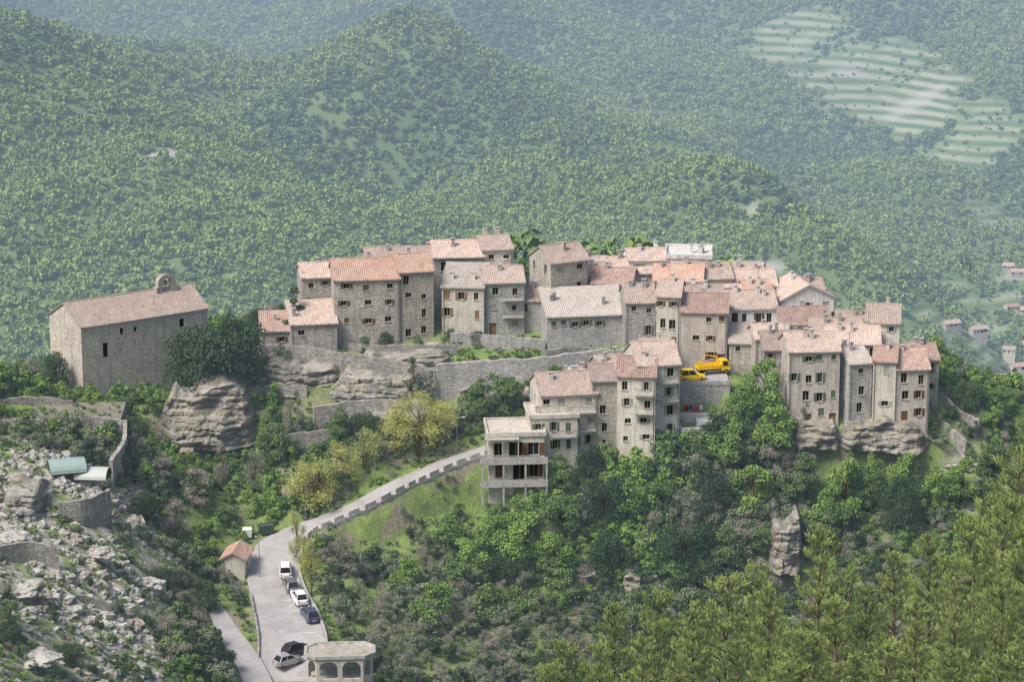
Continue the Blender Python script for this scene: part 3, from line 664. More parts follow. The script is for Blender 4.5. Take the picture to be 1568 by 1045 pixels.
# ---------------------------------------------------------------- vehicles
def paint(n,c,met=0.):
    m,nt=newmat(n);s=bsdf(nt,c,.28);s.node.inputs['Specular IOR Level'].default_value=.5;s.node.inputs['Coat Weight'].default_value=.5;s.node.inputs['Metallic'].default_value=met;finish(nt,s,False);return m
M_LAMP=plain('lamp_glass',(.6,.6,.58),.2);M_RED=plain('tail_lamp',(.35,.02,.02),.3);M_CG=paint('car_glass',(.02,.024,.03))
def wheels(E,xs_,hw,r=.31):
    B=MB()
    for x in xs_:
        for s in (-1,1):
            B.tube((x,s*(hw-.2),r),(x,s*hw,r),r,r,0,14);B.tube((x,s*(hw+.001),r),(x,s*(hw+.015),r),r*.6,r*.5,1,10)
    B.obj('wheels',[M_DARK,M_METAL],E)
def car(pos,rz,pm,L=4.1,van=False,suv=0.):
    E=empty('parked_car',pos,rz);B=MB();h=L/2
    st=[(-h,.34,.62,.70),(-h+.08,.26,.80,.80),(-h+.5,.22,.90,.85),(-.8,.2,.92,.86),(.5,.2,.92,.86),(h-.9,.2,.86,.85),(h-.25,.24,.72,.80),(h,.34,.58,.66)]
    st=[(x,a,b+suv,w) for x,a,b,w in st]
    def ring(x,zb,zt,w): return [(x,-w,zb),(x,-w*1.02,(zb+zt)*.55),(x,-w*.93,zt),(x,w*.93,zt),(x,w*1.02,(zb+zt)*.55),(x,w,zb)]
    rs=[ring(*s) for s in st]
    for a,b in zip(rs[:-1],rs[1:]):
        for k in range(6): l=(k+1)%6;B.poly([a[k],b[k],b[l],a[l]])
    B.poly(rs[0]);B.poly(rs[-1][::-1]);B.obj('body',[pm],E)
    bz=.90+suv;tz=1.42+suv*1.3;xr0=-h+.25;xr1=h-1.15;tr0=xr0+.45;tr1=xr1-.75
    if van: tr0=xr0+.12;tz+=.25
    C_=MB();b4=[(xr0,-.79),(xr1,-.79),(xr1,.79),(xr0,.79)];t4=[(tr0,-.62),(tr1,-.62),(tr1,.62),(tr0,.62)]
    C_.hexa([(x,y,bz-.05) for x,y in b4]+[(x,y,tz) for x,y in t4]);C_.obj('glasshouse',[M_CG],E)
    D=MB();D.hexa([(x*1.0,y*1.03,tz-.02) for x,y in t4]+[(tr0+.1,-.55,tz+.06),(tr1-.1,-.55,tz+.06),(tr1-.1,.55,tz+.06),(tr0+.1,.55,tz+.06)])
    for s in (-1,1):
        for (xb,xt) in ((xr0+.02,tr0+.02),(xr1-.06,tr1-.04),((xr0+xr1)/2-.1,(tr0+tr1)/2)): D.tube((xb,s*.795,bz-.03),(xt,s*.63,tz),.045,.04,0,5)
        D.box((xr1-.35,s*.9-.06,bz),(xr1-.2,s*.9+.06,bz+.14))
    D.obj('roof_and_pillars',[pm],E)
    Z_=MB()
    for s in (-1,1): Z_.box((h-.12,s*.56-.14,.58+suv),(h+.012,s*.56+.14,.70+suv),0);Z_.box((-h-.012,s*.6-.1,.62+suv),(-h+.08,s*.6+.1,.78+suv),1)
    Z_.box((h-.05,-.35,.36),(h+.016,.35,.5),2);Z_.box((-h-.016,-.25,.45),(-h+.05,.25,.56),0);Z_.obj('lamps',[M_LAMP,M_RED,M_DARK],E)
    wheels(E,(-h+.75,h-.78),.86);return E
def lotpos(u,v):
    p=locate(u,v,300,500);R=ROADS[0];k=((R[:,0]-p[0])**2+(R[:,1]-p[1])**2).argmin();t=R[min(k+1,len(R)-1)]-R[k-1]
    a,b,c=ray(u,v);Y=(R[k,2]-CZ)/c*b
    return np.array([a*Y/b,Y,R[k,2]+.01]),math.atan2(t[1],t[0]),math.atan2(t[2],math.hypot(t[0],t[1]))
PC=dict(w=paint('white_car_paint',(.75,.75,.75)),s=paint('silver_car_paint',(.45,.46,.48),.4),k=paint('black_car_paint',(.025,.026,.03)),b=paint('blue_car_paint',(.05,.07,.12)),g=paint('gray_car_paint',(.16,.17,.18),.3),y=paint('yellow_paint',(.78,.50,.03)))
for u,v,c,da,kw in ((437,878,'w',0,dict(van=True)),(445,901,'g',.1,{}),(458,921,'w',.1,dict(suv=.1)),(474,947,'b',.15,dict(suv=.05)),(454,1000,'k',-.9,{}),(441,1018,'s',-.9,{})):
    p,a,sl=lotpos(u,v);e=car(p,a+da+math.pi,PC[c],**kw)
    if abs(da)<.5: e.rotation_euler[1]=sl
def truck(pos,rz):
    E=empty('yellow_tipper_truck',pos,rz);y=PC['y'];B=MB()
    B.box((-2.6,-.45,.55),(2.3,.45,.8),1)
    B.hexa([(1.0,-.95,.55),(2.5,-.95,.55),(2.5,.95,.55),(1.0,.95,.55),(1.05,-.9,2.15),(2.1,-.85,2.15),(2.1,.85,2.15),(1.05,.9,2.15)],0)
    B.hexa([(2.4,-.78,1.35),(2.43,-.78,1.35),(2.43,.78,1.35),(2.4,.78,1.35),(2.15,-.74,2.0),(2.2,-.74,2.0),(2.2,.74,2.0),(2.15,.74,2.0)],2)
    for s in (-1,1): B.hexa([(1.25,s*.93,1.3),(2.1,s*.93,1.3),(2.1,s*.96,1.3),(1.25,s*.96,1.3),(1.25,s*.88,1.98),(1.95,s*.87,1.98),(1.95,s*.92,1.98),(1.25,s*.92,1.98)],2)
    B.box((-2.7,-1,.9),(.85,1,1.0),0)
    for a,b in (((-2.7,-1,1.002),(.85,-.93,1.5)),((-2.7,.93,1.002),(.85,1,1.5)),((-2.7,-.928,1.002),(-2.63,.928,1.5)),((.78,-.928,1.002),(.85,.928,1.6))): B.box(a,b,0)
    for q in range(6):
        for s in (-1.03,1.003): B.box((-2.5+q*.6,s,1.0),(-2.42+q*.6,s+.03,1.5),0)
    B.box((2.5,-.9,.5),(2.58,.9,.75),1)
    B.obj('cab_and_bed',[y,M_DARK,M_CG],E)
    K=MB();K.tube((.5,0,1),(.5,0,2.6),.13,.1,0,8);K.tube((.5,0,2.55),(-1.3,0,3.0),.1,.07,0,6);K.tube((-1.3,0,3.0),(-2.2,0,1.9),.06,.05,0,6);K.box((-2.4,-.2,1.6),(-2.0,.2,1.9),0);K.obj('crane_arm',[y],E)
    wheels(E,(-1.7,1.75),.98,.38)
B_=PLZ+.004
def plat(u,v): a,b,c=ray(u,v);Y=(PLZ-CZ)/c*b;return (a*Y/b,Y,B_)
truck(plat(1092,572),.3);car(plat(1060,582),.15,PC['y'],4.0,van=True)
for u,v,Y,c in ((379,818,383,(.6,.62,.58)),(404,806,384,(.05,.08,.06)),(412,806,384,(.05,.08,.06))):
    q=sv(u,v,Y);g=float(H(q[0],q[1]));B=MB();B.hexa([(-.6,-.5,.15),(.6,-.5,.15),(.6,.5,.15),(-.6,.5,.15),(-.7,-.6,1.3),(.7,-.6,1.3),(.7,.6,1.3),(-.7,.6,1.3)]);B.hexa([(-.74,-.64,1.31),(.74,-.64,1.31),(.74,.64,1.31),(-.74,.64,1.31),(-.6,-.2,1.55),(.6,-.2,1.55),(.6,.5,1.5),(-.6,.5,1.5)])
    for s in(-1,1): B.tube((s*.5,-.35,.12),(s*.56,-.35,.12),.12,.12,1,8);B.tube((s*.5,.35,.12),(s*.56,.35,.12),.12,.12,1,8)
    B.obj('waste_bin',[plain('bin_plastic',c),M_DARK],None,(q[0],q[1],g+.2))
def flat_building():
    q=sv(470,1046,341);E=empty('flat_roofed_building',q,.06);W=MB();w,d,hg=8.6,5.2,3.1;ch=1.3
    P=[(ch,0),(w-ch,0),(w,ch),(w,d-ch),(w-ch,d),(ch,d),(0,d-ch),(0,ch)];n=8
    for i in range(n):
        a=P[i];b=P[(i+1)%n];dd=(b[0]-a[0],b[1]-a[1]);L=math.hypot(*dd);X=(dd[0]/L,dd[1]/L);Nn=(-X[1],X[0])
        def f(t,ins=0): return (a[0]+X[0]*t+Nn[0]*ins,a[1]+X[1]*t+Nn[1]*ins)
        def seg(t0,t1,za,zb,zc,zd):
            p0,p1,r1,r0=f(t0),f(t1),f(t1,.3),f(t0,.3);W.hexa([(*p0,za),(*p1,zb),(*r1,zb),(*r0,za),(*p0,zc),(*p1,zd),(*r1,zd),(*r0,zc)])
        if i in (0,1,7,2,6):
            k=2 if i==0 else 1;bw=L/k
            for m in range(k):
                t0=m*bw;pw=.32 if L>2 else .25
                seg(t0,t0+pw,-3,-3,hg,hg);seg(t0+bw-pw,t0+bw,-3,-3,hg,hg);seg(t0+pw,t0+bw-pw,-3,-3,.35,.35)
                N_=8
                for s in range(N_):
                    u0=s/N_;u1=(s+1)/N_;z0=2.0+.7*math.sqrt(max(0,1-(2*u0-1)**2));z1_=2.0+.7*math.sqrt(max(0,1-(2*u1-1)**2));seg(t0+pw+(bw-2*pw)*u0,t0+pw+(bw-2*pw)*u1,z0,z1_,hg,hg)
        else: seg(0,L,-3,-3,hg,hg)
    cx,cy=w/2,d/2;K=lambda p,k:(cx+(p[0]-cx)*k,cy+(p[1]-cy)*k)
    W.poly([(*K(p,.96),.05) for p in P],1);W.poly([(*K(p,1.08),hg+.003) for p in P][::-1],1)
    for i in range(n):
        a=P[i];b=P[(i+1)%n]
        W.poly([(*K(a,1.08),hg+.003),(*K(b,1.08),hg+.003),(*K(b,1.08),hg+.45),(*K(a,1.08),hg+.45)],1);W.poly([(*K(a,1.08),hg+.45),(*K(b,1.08),hg+.45),(*K(b,.98),hg+.45),(*K(a,.98),hg+.45)],1);W.poly([(*K(a,.98),hg+.45),(*K(b,.98),hg+.45),(*K(b,.96),hg+.22),(*K(a,.96),hg+.22)],1)
    W.poly([(*K(p,.96),hg+.22) for p in P],2)
    W.obj('walls',[WALL['cream'],M_CONC,WALL['tan']],E)
flat_building()
def tunnel(u,v,Y,w,l,rz,c,nm):
    q=sv(u,v,Y);g=float(H(q[0],q[1]));B=MB();n=10
    pr=[(-w/2*math.cos(math.pi*i/n),w*.36*math.sin(math.pi*i/n)) for i in range(n+1)]
    for k in range(4):
        for i in range(n):
            a,b=pr[i],pr[i+1];sg=1+.03*(k%2);B.poly([(k*l/4,a[0],a[1]*sg),(( k+1)*l/4,a[0],a[1]*(2.03-sg)),((k+1)*l/4,b[0],b[1]*(2.03-sg)),(k*l/4,b[0],b[1]*sg)],0)
    for x in (0,l): B.poly([(x,a,b) for a,b in pr],1)
    B.obj(nm,[plain('tarpaulin_'+nm,c,.5),plain('dark_net',(.06,.07,.05))],None,(q[0],q[1],g+.6),rz)
tunnel(75,745,368,4.2,5,.3,(.26,.34,.32),'polytunnel');tunnel(118,738,369,3.6,4.5,-.1,(.42,.44,.42),'polytunnel')
for u,v,Y in ((398,900,371),(468,800,386),(575,750,390),(1120,600,413),(700,690,397)):
    q=sv(u,v,Y);g=float(H(q[0],q[1]));B=MB();B.tube((0,0,0),(0,0,5.6),.07,.05,0,8);B.tube((0,0,5.6),(.9,0,5.9),.04,.035,0,6);B.box((.8,-.12,5.82),(1.3,.12,5.93),1);B.obj('street_lamp',[M_METAL,M_CONC],None,(q[0],q[1],g),random.uniform(0,6))
B=MB()
for k in range(7):
    j=14*10+4+k*6;R=ROADS[0][j];c=eastL[j];d=(R[:2]-c);d/=np.linalg.norm(d);n=np.array([-d[1],d[0]])*.06
    a=c+d*.4;b=c+d*3.6;zq=z1[j]+.03;B.poly([(*(a-n),zq),(*(b-n),zq),(*(b+n),zq),(*(a+n),zq)])
B.obj('parking_lines',[M_WHITE])
print('props',time.time()-T0)
# ---------------------------------------------------------------- vegetation meshes
def unit(n,r):
    v=r.normal(size=(n,3));return v/np.linalg.norm(v,axis=1)[:,None]
def leaves(cent,rad,n,size,r,asp=.6,sq=.8,shell=.7):
    cent=np.array(cent);rad=np.array(rad);w=rad**2;w=w/w.sum();k=r.choice(len(rad),n,p=w)
    d=unit(n,r);d[:,2]=np.where(d[:,2]<-.35,-d[:,2],d[:,2])
    p=cent[k]+d*(rad[k]*(shell+(1.08-shell)*r.random(n)))[:,None]*np.array([1,1,sq])
    nn=d*.7+unit(n,r)*.8;nn/=np.linalg.norm(nn,axis=1)[:,None]
    t=np.cross(nn,unit(n,r));t/=np.linalg.norm(t,axis=1)[:,None];b=np.cross(nn,t)
    s=(size*(.6+.8*r.random(n)))[:,None]
    return np.stack([p+t*s,p+b*s*asp,p-t*s,p-b*s*asp],1).reshape(-1,3)
def combine(name,B,V,mat):
    bv=np.array(B.v).reshape(-1,3) if B.v else np.zeros((0,3));nb=len(bv);V2=np.r_[bv,V];q=np.arange(nb,nb+len(V)).reshape(-1,4);faces=B.f
    li=np.r_[np.array([i for f in faces for i in f],int) if faces else np.zeros(0,int),q.ravel()].astype(np.int32)
    lt=np.r_[np.array([len(f) for f in faces],int) if faces else np.zeros(0,int),np.full(len(q),4)].astype(np.int32)
    me=bpy.data.meshes.new(name);me.vertices.add(len(V2));me.vertices.foreach_set('co',V2.astype(np.float32).ravel());me.loops.add(len(li));me.loops.foreach_set('vertex_index',li)
    me.polygons.add(len(lt));me.polygons.foreach_set('loop_start',np.r_[0,np.cumsum(lt)[:-1]].astype(np.int32));me.polygons.foreach_set('loop_total',lt)
    me.materials.append(M_BARK);me.materials.append(mat);me.polygons.foreach_set('material_index',np.r_[np.zeros(len(faces)),np.ones(len(q))].astype(np.int32))
    me.update(calc_edges=True);return me
def treemesh(name,seed,Hh,Wd,nleaf,ls,mat,trunk=True,nl=14,low=.3,asp=.6,shell=.6,shape='round'):
    r=np.random.default_rng(seed);B=MB();cent=[];rad=[]
    for i in range(nl):
        t=r.random();z=Hh*(low+(1-low)*t*.9);a=r.random()*6.28
        if shape=='round': env=math.sqrt(max(.05,1-((t-.42)/.62)**2))
        else: env=.4+.6*math.sin(math.pi*min(1,t+.1))
        R=Wd/2*env*math.sqrt(r.random())*.75;rr=Wd*(.13+.13*r.random())*(env*.5+.5)
        cent.append((R*math.cos(a),R*math.sin(a),min(z,Hh-rr*.6)));rad.append(rr)
    if trunk:
        top=Hh*.75;pt=[(0,0,-.5),(r.normal()*.03*Hh,r.normal()*.03*Hh,Hh*.3),(r.normal()*.04*Hh,r.normal()*.04*Hh,top)];rt=[Hh*.028,Hh*.02,Hh*.006]
        for i in range(2): B.tube(pt[i],pt[i+1],rt[i],rt[i+1],0,7)
        for c in cent:
            z0=min(c[2]*.7,top*.9);f=z0/top;B.tube((pt[2][0]*f,pt[2][1]*f,z0),c,Hh*.01,Hh*.003,0,4)
    return combine(name,B,leaves(cent,rad,nleaf,ls,r,asp,.85,shell),mat)
def pinemesh(name,seed,Hh=12.):
    r=np.random.default_rng(seed);B=MB();tip=[];dirs=[];sz=[]
    bend=r.normal(size=2)*.35
    B.tube((0,0,-1),(bend[0]*.5,bend[1]*.5,Hh*.5),.2,.13,0,7);B.tube((bend[0]*.5,bend[1]*.5,Hh*.5),(bend[0],bend[1],Hh),.13,.02,0,6)
    z=Hh*.1
    while z<Hh*.985:
        t=z/Hh;L=(1-t)**.6*Hh*.25*(.65+.55*r.random())+.2;nb=int(3+r.random()*3);a0=r.random()*6.28
        for i in range(nb):
            a=a0+6.28*i/nb+r.normal()*.3;l=L*(.5+.75*r.random());rise=.3+.6*t+r.normal()*.12
            s0=np.array([bend[0]*t,bend[1]*t,z]);dv=np.array([math.cos(a),math.sin(a),rise]);dv/=np.linalg.norm(dv)
            e=s0+dv*l;B.tube(s0,e,.035+.02*l*.3,.012,0,4)
            nt_=max(3,int(l/.17))
            for k in range(nt_):
                f=.35+.65*(k+r.random())/nt_;side=r.normal()*.28*l*(1.15-f);perp=np.array([-dv[1],dv[0],0])
                p=s0+dv*l*f+perp*side+np.array([0,0,r.normal()*.07*l+.06]);tip.append(p);dirs.append(dv*.6+perp*np.sign(side)*.45+np.array([0,0,.65+.5*r.random()]));sz.append(.2+.13*r.random())
        z+=.46+.24*r.random()
    tip=np.array(tip);dirs=np.array(dirs);sz=np.array(sz);K=14
    P=np.repeat(tip,K,0)+r.normal(size=(len(tip)*K,3))*.04;D=np.repeat(dirs,K,0)+unit(len(P),r)*.8;D/=np.linalg.norm(D,axis=1)[:,None];S=np.repeat(sz,K)*(.7+.6*r.random(len(P)))
    sd=np.cross(D,unit(len(P),r));sd/=np.linalg.norm(sd,axis=1)[:,None];wd=.024
    e=P+D*S[:,None];V=np.stack([P-sd*wd*.6,P+sd*wd*.6,e+sd*wd,e-sd*wd],1).reshape(-1,3)
    return combine(name,B,V,L_PINE)
def scatter(name,P,S,idx,meshes,tilt=.12):
    col=bpy.data.collections.new(name+'_set')
    for i,m in enumerate(meshes): ob=bpy.data.objects.new('%s_%02d'%(name,i),m);col.objects.link(ob)
    me=bpy.data.meshes.new(name);n=len(P);me.vertices.add(n);me.vertices.foreach_set('co',P.astype(np.float32).ravel())
    r=np.c_[rng.normal(size=(n,2))*tilt,rng.random(n)*6.28]
    a=me.attributes.new('rot','FLOAT_VECTOR','POINT');a.data.foreach_set('vector',r.astype(np.float32).ravel())
    a=me.attributes.new('scl','FLOAT_VECTOR','POINT');a.data.foreach_set('vector',S.astype(np.float32).ravel())
    a=me.attributes.new('idx','INT','POINT');a.data.foreach_set('value',idx.astype(np.int32))
    me.update();o=bpy.data.objects.new(name,me);sc.collection.objects.link(o)
    ng=bpy.data.node_groups.new(name,'GeometryNodeTree');ng.interface.new_socket('Geometry',in_out='INPUT',socket_type='NodeSocketGeometry');ng.interface.new_socket('Geometry',in_out='OUTPUT',socket_type='NodeSocketGeometry')
    gi=ng.nodes.new('NodeGroupInput');go=ng.nodes.new('NodeGroupOutput');ip=ng.nodes.new('GeometryNodeInstanceOnPoints');ci=ng.nodes.new('GeometryNodeCollectionInfo')
    ci.inputs['Collection'].default_value=col;ci.inputs['Separate Children'].default_value=True;ci.inputs['Reset Children'].default_value=True
    def na(t,nm): k=ng.nodes.new('GeometryNodeInputNamedAttribute');k.data_type=t;k.inputs['Name'].default_value=nm;return [s for s in k.outputs if s.enabled and s.name=='Attribute'][0]
    L=ng.links.new;L(gi.outputs[0],ip.inputs['Points']);L(ci.outputs[0],ip.inputs['Instance']);ip.inputs['Pick Instance'].default_value=True
    L(na('INT','idx'),ip.inputs['Instance Index']);L(na('FLOAT_VECTOR','rot'),ip.inputs['Rotation']);L(na('FLOAT_VECTOR','scl'),ip.inputs['Scale']);L(ip.outputs[0],go.inputs[0])
    md=o.modifiers.new('scatter','NODES');md.node_group=ng;return o
# ---- distant forest
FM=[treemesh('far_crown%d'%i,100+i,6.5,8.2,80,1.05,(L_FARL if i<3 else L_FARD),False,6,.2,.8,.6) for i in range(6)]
n=78000
fy=rng.uniform(1150,2750,n*2);hw=fy*.2;fx=rng.uniform(-1,1,n*2)*hw
keep=rng.random(n*2)<(fy/2750)*.75+.25
fx,fy=fx[keep][:n],fy[keep][:n]
pp_=np.maximum(mask(PWP,fx,fy)*1.12,mask(PWS,fx,fy)*1.5);keep=rng.random(len(fx))>pp_
fx,fy=fx[keep],fy[keep];fz=H(fx,fy,False);rd=farrid(fx,fy)
s=(.45+.75*rng.random(len(fx))**1.6)*(1+.1*sstep(2000,2700,fy));s*=np.where(mask(PWP,fx,fy)>.2,.55,1);S=np.c_[s,s,s*rng.uniform(.7,1.2,len(s))]
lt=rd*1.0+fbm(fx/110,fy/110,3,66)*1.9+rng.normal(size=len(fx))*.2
idx=np.where(lt>.30,rng.integers(0,3,len(fx)),rng.integers(3,6,len(fx)))  # ridges light, gullies dark: relief shading painted into leaf colour, broken by noise
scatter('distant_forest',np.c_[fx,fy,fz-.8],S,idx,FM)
n=5000;bx=rng.uniform(-260,260,n);by=rng.uniform(300,1150,n);k=((by>452)|(np.abs(bx)>92));bx,by=bx[k],by[k];bz=H(bx,by,False)
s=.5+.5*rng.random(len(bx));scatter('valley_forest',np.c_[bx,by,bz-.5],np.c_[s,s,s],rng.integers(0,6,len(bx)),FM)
print('far',len(fx),time.time()-T0)
# ---- hillside shrubs
SM=[]
for i,(m,nl,ls,asp) in enumerate([(L_BRIGHT,1100,.15,.7),(L_BRIGHT,1100,.15,.7),(L_MID,1100,.145,.7),(L_MID,1100,.145,.7),(L_DARK,1200,.135,.7),(L_DARK,1200,.135,.7),(L_OLIVE,1000,.13,.5),(L_TWIG,900,.2,.12),(L_TWIG,900,.2,.12)]):
    SM.append(treemesh('shrub%d'%i,200+i,3.2,3.4,nl,ls,m,True,9,.12,asp,.45))
def infoot(x,y,mg=.8):
    r=np.zeros(len(x),bool)
    for px,py,ro,w,d in FOOT:
        dx=x-px;dy=y-py;lx=dx*math.cos(ro)+dy*math.sin(ro);ly=-dx*math.sin(ro)+dy*math.cos(ro)
        r|=(lx>-mg)&(lx<w+mg)&(ly>-mg)&(ly<d+mg)
    return r
n=17500;x=rng.uniform(-92,95,n);y=rng.uniform(290,452,n)
d,_,sd=roadd(x,y,True);dn=fbm(x/14,y/14,3,61);rk=sstep(-38,-50,x+(y-340)*.12)*(1-sstep(372,390,y))
z=H(x,y)
prob=np.clip(.9+dn*1.1,0.06,1);prob=prob*(1-rk*.55)
vill=((y>406)&(x>-35)&(x<66));prob=np.where(vill,prob*.55,prob)
for (gu,gv,gy,ga,gb,gs) in ((560,870,375,7,7,.7),(90,840,350,8,12,.6),(70,740,368,6,5,.6),(1430,700,401,5,4,.6)):
    g1=sv(gu,gv,gy);prob=prob*(1-gs*np.exp(-(((x-g1[0])/ga)**2+((y-g1[1])/gb)**2)))
for c,hw_,dr in CLF: prob=prob*(1-.9*((np.abs(x-c[0])<hw_*.95)&(y>c[1]-4.5)&(y<c[1]+1.)))
tp=sv(-30,652,388)
k=(rng.random(n)<prob)&(d>1.3)&~((sd>0)&(d<2.2))&~infoot(x,y,1.0)&~((x>PX0-1)&(x<PX1+1)&(y>403)&(y<425))&~((x>tp[0])&(x<tp[0]+20)&(y>tp[1]-1)&(y<tp[1]+12))
x,y,z,d,dn,rk,vill=[a[k] for a in (x,y,z,d,dn,rk,vill)]
big=sstep(-.1,.5,fbm(x/20,y/20,2,71));s=(.38+.55*rng.random(len(x))+.7*big)*(1-.55*rk)
s*=np.where(vill,.5,1)*np.clip(.35+d/8,.35,1)
cls=fbm(x/17+9,y/17,3,81)+rng.normal(size=len(x))*.22
idx=np.where(cls>.17,rng.integers(0,2,len(x)),np.where(cls>-.05,rng.integers(2,4,len(x)),np.where(cls>-.24,rng.integers(4,6,len(x)),np.where(rng.random(len(x))<.55,rng.integers(7,9,len(x)),6))))
idx=np.where((rk>.4)&(rng.random(len(x))<.5),rng.choice([6,7,4,2],len(x)),idx)
scatter('hillside_shrubs',np.c_[x,y,z-.25],np.c_[s,s,s*rng.uniform(.75,1.35,len(s))],idx,SM)
print('shrubs',len(x),time.time()-T0)
GM=[]
for i,m in enumerate((L_BRIGHT,L_BRIGHT,L_OLIVE)):
    GM.append(treemesh('tuft%d'%i,300+i,.5,1.4,150,.13,m,False,6,.0,.35,.2))
n=14000;x=rng.uniform(-90,92,n);y=rng.uniform(292,440,n);d,_=roadd(x,y);k=(d>.4)&~infoot(x,y,.2)&(fbm(x/9,y/9,3,91)>-.25)&~((x>PX0)&(x<PX1)&(y>407)&(y<425))&~((x>tp[0])&(x<tp[0]+20)&(y>tp[1]-1)&(y<tp[1]+12)&(rng.random(n)<.6))
k&=(rng.random(n)>.5*rocky(x,y))
x,y=x[k],y[k];z=H(x,y);s=.6+.8*rng.random(len(x));z=np.where((x>tp[0])&(x<tp[0]+19.5)&(y>tp[1])&(y<tp[1]+11),np.maximum(z,tp[2]+.2),z);scatter('grass',np.c_[x,y,z-.05],np.c_[s,s,s],rng.integers(0,3,len(x)),GM)
# ---- rocks
def rockmesh(name,seed,sub=3,strata=0.,amp=.35,mat=None):
    import bmesh
    from mathutils import noise as mn
    bm=bmesh.new();bmesh.ops.create_icosphere(bm,subdivisions=sub,radius=1)
    off=Vector((seed*7.1,seed*3.3,0))
    for v in bm.verts:
        c=v.co.copy();n1=mn.noise(c*1.3+off);n2=mn.noise(c*3.1+off);n3=mn.noise(c*7+off)
        k=1+amp*n1*1.6+amp*.7*n2+amp*.3*n3
        if strata: k+=strata*(1 if math.sin(c.z*11+n1*5)>0 else -.6)
        v.co=c*k
    me=bpy.data.meshes.new(name);bm.to_mesh(me);bm.free();me.materials.append(mat or M_ROCK);return me
RM=[rockmesh('rock%d'%i,i+1,2,mat=M_PALE) for i in range(4)]
n=6500;x=rng.uniform(-88,-26,n);y=rng.uniform(296,385,n);rk=sstep(-36,-50,x+(y-340)*.12)*(1-sstep(372,390,y));d,_=roadd(x,y)
k=(rng.random(n)<rk*np.clip(.38+1.8*fbm(x/8,y/8,3,15),.02,1))&(d>1);x,y=x[k],y[k];z=H(x,y);s=.2+.65*rng.random(len(x))**2.6
scatter('scattered_rocks',np.c_[x,y,z+.1],np.c_[s*1.3,s,s*.75],rng.integers(0,4,len(x)),RM,.3)
def cliff(u0,u1,vbase,Y,hgt,rec,seed,bow=2.,name='limestone_cliff'):
    """bedded cliff face: stepped ledges receding upward, broken by joints, ends tapering into the slope"""
    a=sv(u0,vbase,Y);b=sv(u1,vbase,Y);wd=b[0]-a[0];nu=max(24,int(wd/.28));nv=max(20,int(hgt/.22))
    U,Tt=np.meshgrid(np.linspace(0,1,nu),np.linspace(0,1,nv))
    x=a[0]+U*wd;ends=sstep(0,.16,U)*(1-sstep(.84,1,U))
    hh=hgt*(.45+.55*ends)*(1+.28*fbm(x/3.5,x*0+seed,3,seed));z=a[2]+Tt*hh
    zz=z+fbm(x/5,z/5,2,seed+9)*1.2
    bed=zz/1.05;fl=np.floor(bed);fr=bed-fl
    led=(fl+sstep(.72,1,fr))*1.05-a[2]
    y=a[1]+rec*led/hgt+(_h(fl.astype(np.int64),np.floor(x/2.4+fl*.37).astype(np.int64),seed)-.5)*1.1
    y+=fbm(x/4.5,z/3,4,seed+3)*2.2+fbm(x/1.1,z/.9,3,seed+5)*.55+np.where(fr<.14,.32,0)-bow*np.sin(math.pi*U)
    y+=(1-ends)*2.5
    V=np.c_[x.ravel(),y.ravel(),z.ravel()]
    top=np.c_[x[-1],y[-1]+6,z[-1]+.6+fbm(x[-1]/2,x[-1]*0,2,seed)];V=np.r_[V,top]
    ii=(np.arange(nv)[:,None]*nu+np.arange(nu-1)[None]).ravel();Q=np.c_[ii,ii+1,ii+nu+1,ii+nu]
    o=bpy.data.objects.new(name,npmesh(name,V,Q,[M_ROCK]));sc.collection.objects.link(o)
for a in ((236,396,684,404.5,8.4,3.2,11,2.5),(1215,1290,688,400,3.4,1.6,12,.6),(1285,1425,694,399,3.8,1.8,13,.8),(1178,1232,878,384.5,7.2,2.0,14,1.5),(945,1020,930,380.5,4.2,1.8,15,1.2),(868,920,915,380,3.4,1.5,16,1),(388,530,604,413,4.0,1.8,17,.6),(505,675,618,410.5,3.8,1.8,18,.8),(540,700,568,418,2.0,1.2,19,.4),(690,830,624,408.5,2.4,1.4,20,.5),(880,912,790,391.5,4,1.4,21,.8),(1120,1180,668,402,2.4,1.2,22,.4),(0,60,790,353.5,2.2,1.3,23,.6),(560,650,666,402.6,2.0,1.2,25,.5)): cliff(*a)
def outcrop(u,v,Y,sx,sy,sz,seed):
    q=sv(u,v,Y);o=bpy.data.objects.new('limestone_outcrop',rockmesh('outcrop',seed,4,.06,.35,M_PALE));sc.collection.objects.link(o);o.location=q;o.scale=(sx,sy,sz);o.rotation_euler[2]=random.uniform(-.4,.4)
for a in ((15,830,343,2.4,2.6,1.1,19),(100,940,333,2.,2.3,.9,24),(60,1010,312,2.3,2.3,.9,25),(230,900,352,1.8,1.8,1.2,26),(1470,715,402,2.6,1.8,.7,27),(160,850,348,1.6,1.6,.8,29),(190,990,336,2.0,1.8,.9,31),(45,905,330,2.2,2,.9,32)): outcrop(*a)
# ---- individual trees
TM={}
def T(kind,seed):
    k=(kind,seed)
    if k in TM: return TM[k]
    a=dict(oak=(L_DARK,9,11,7000,.2,26,.08,'round',.6,.6),yellow=(L_YEL,9,8.5,4600,.13,26,.16,'round',.5,.2),bright=(L_BRIGHT,8,7,4200,.18,18,.15,'round',.65,.5),mid=(L_MID,8,6.5,4200,.175,18,.12,'round',.65,.5),cypress=(L_DARK,7,2.6,3000,.13,16,.02,'oval',.5,.5),slim=(L_OLIVE,9,4,3400,.15,16,.12,'oval',.55,.4),twig=(L_TWIG,7,6,2600,.3,18,.15,'round',.1,.2))[kind]
    m,h,w,nl,ls,lu,low,shp,asp,shl=a;TM[k]=treemesh(kind,400+seed*7+len(kind),h,w,nl,ls,m,True,lu,low,asp,shl,shp);return TM[k]
BH=dict(oak=9,yellow=9,bright=8,mid=8,cypress=7,slim=9,twig=7)
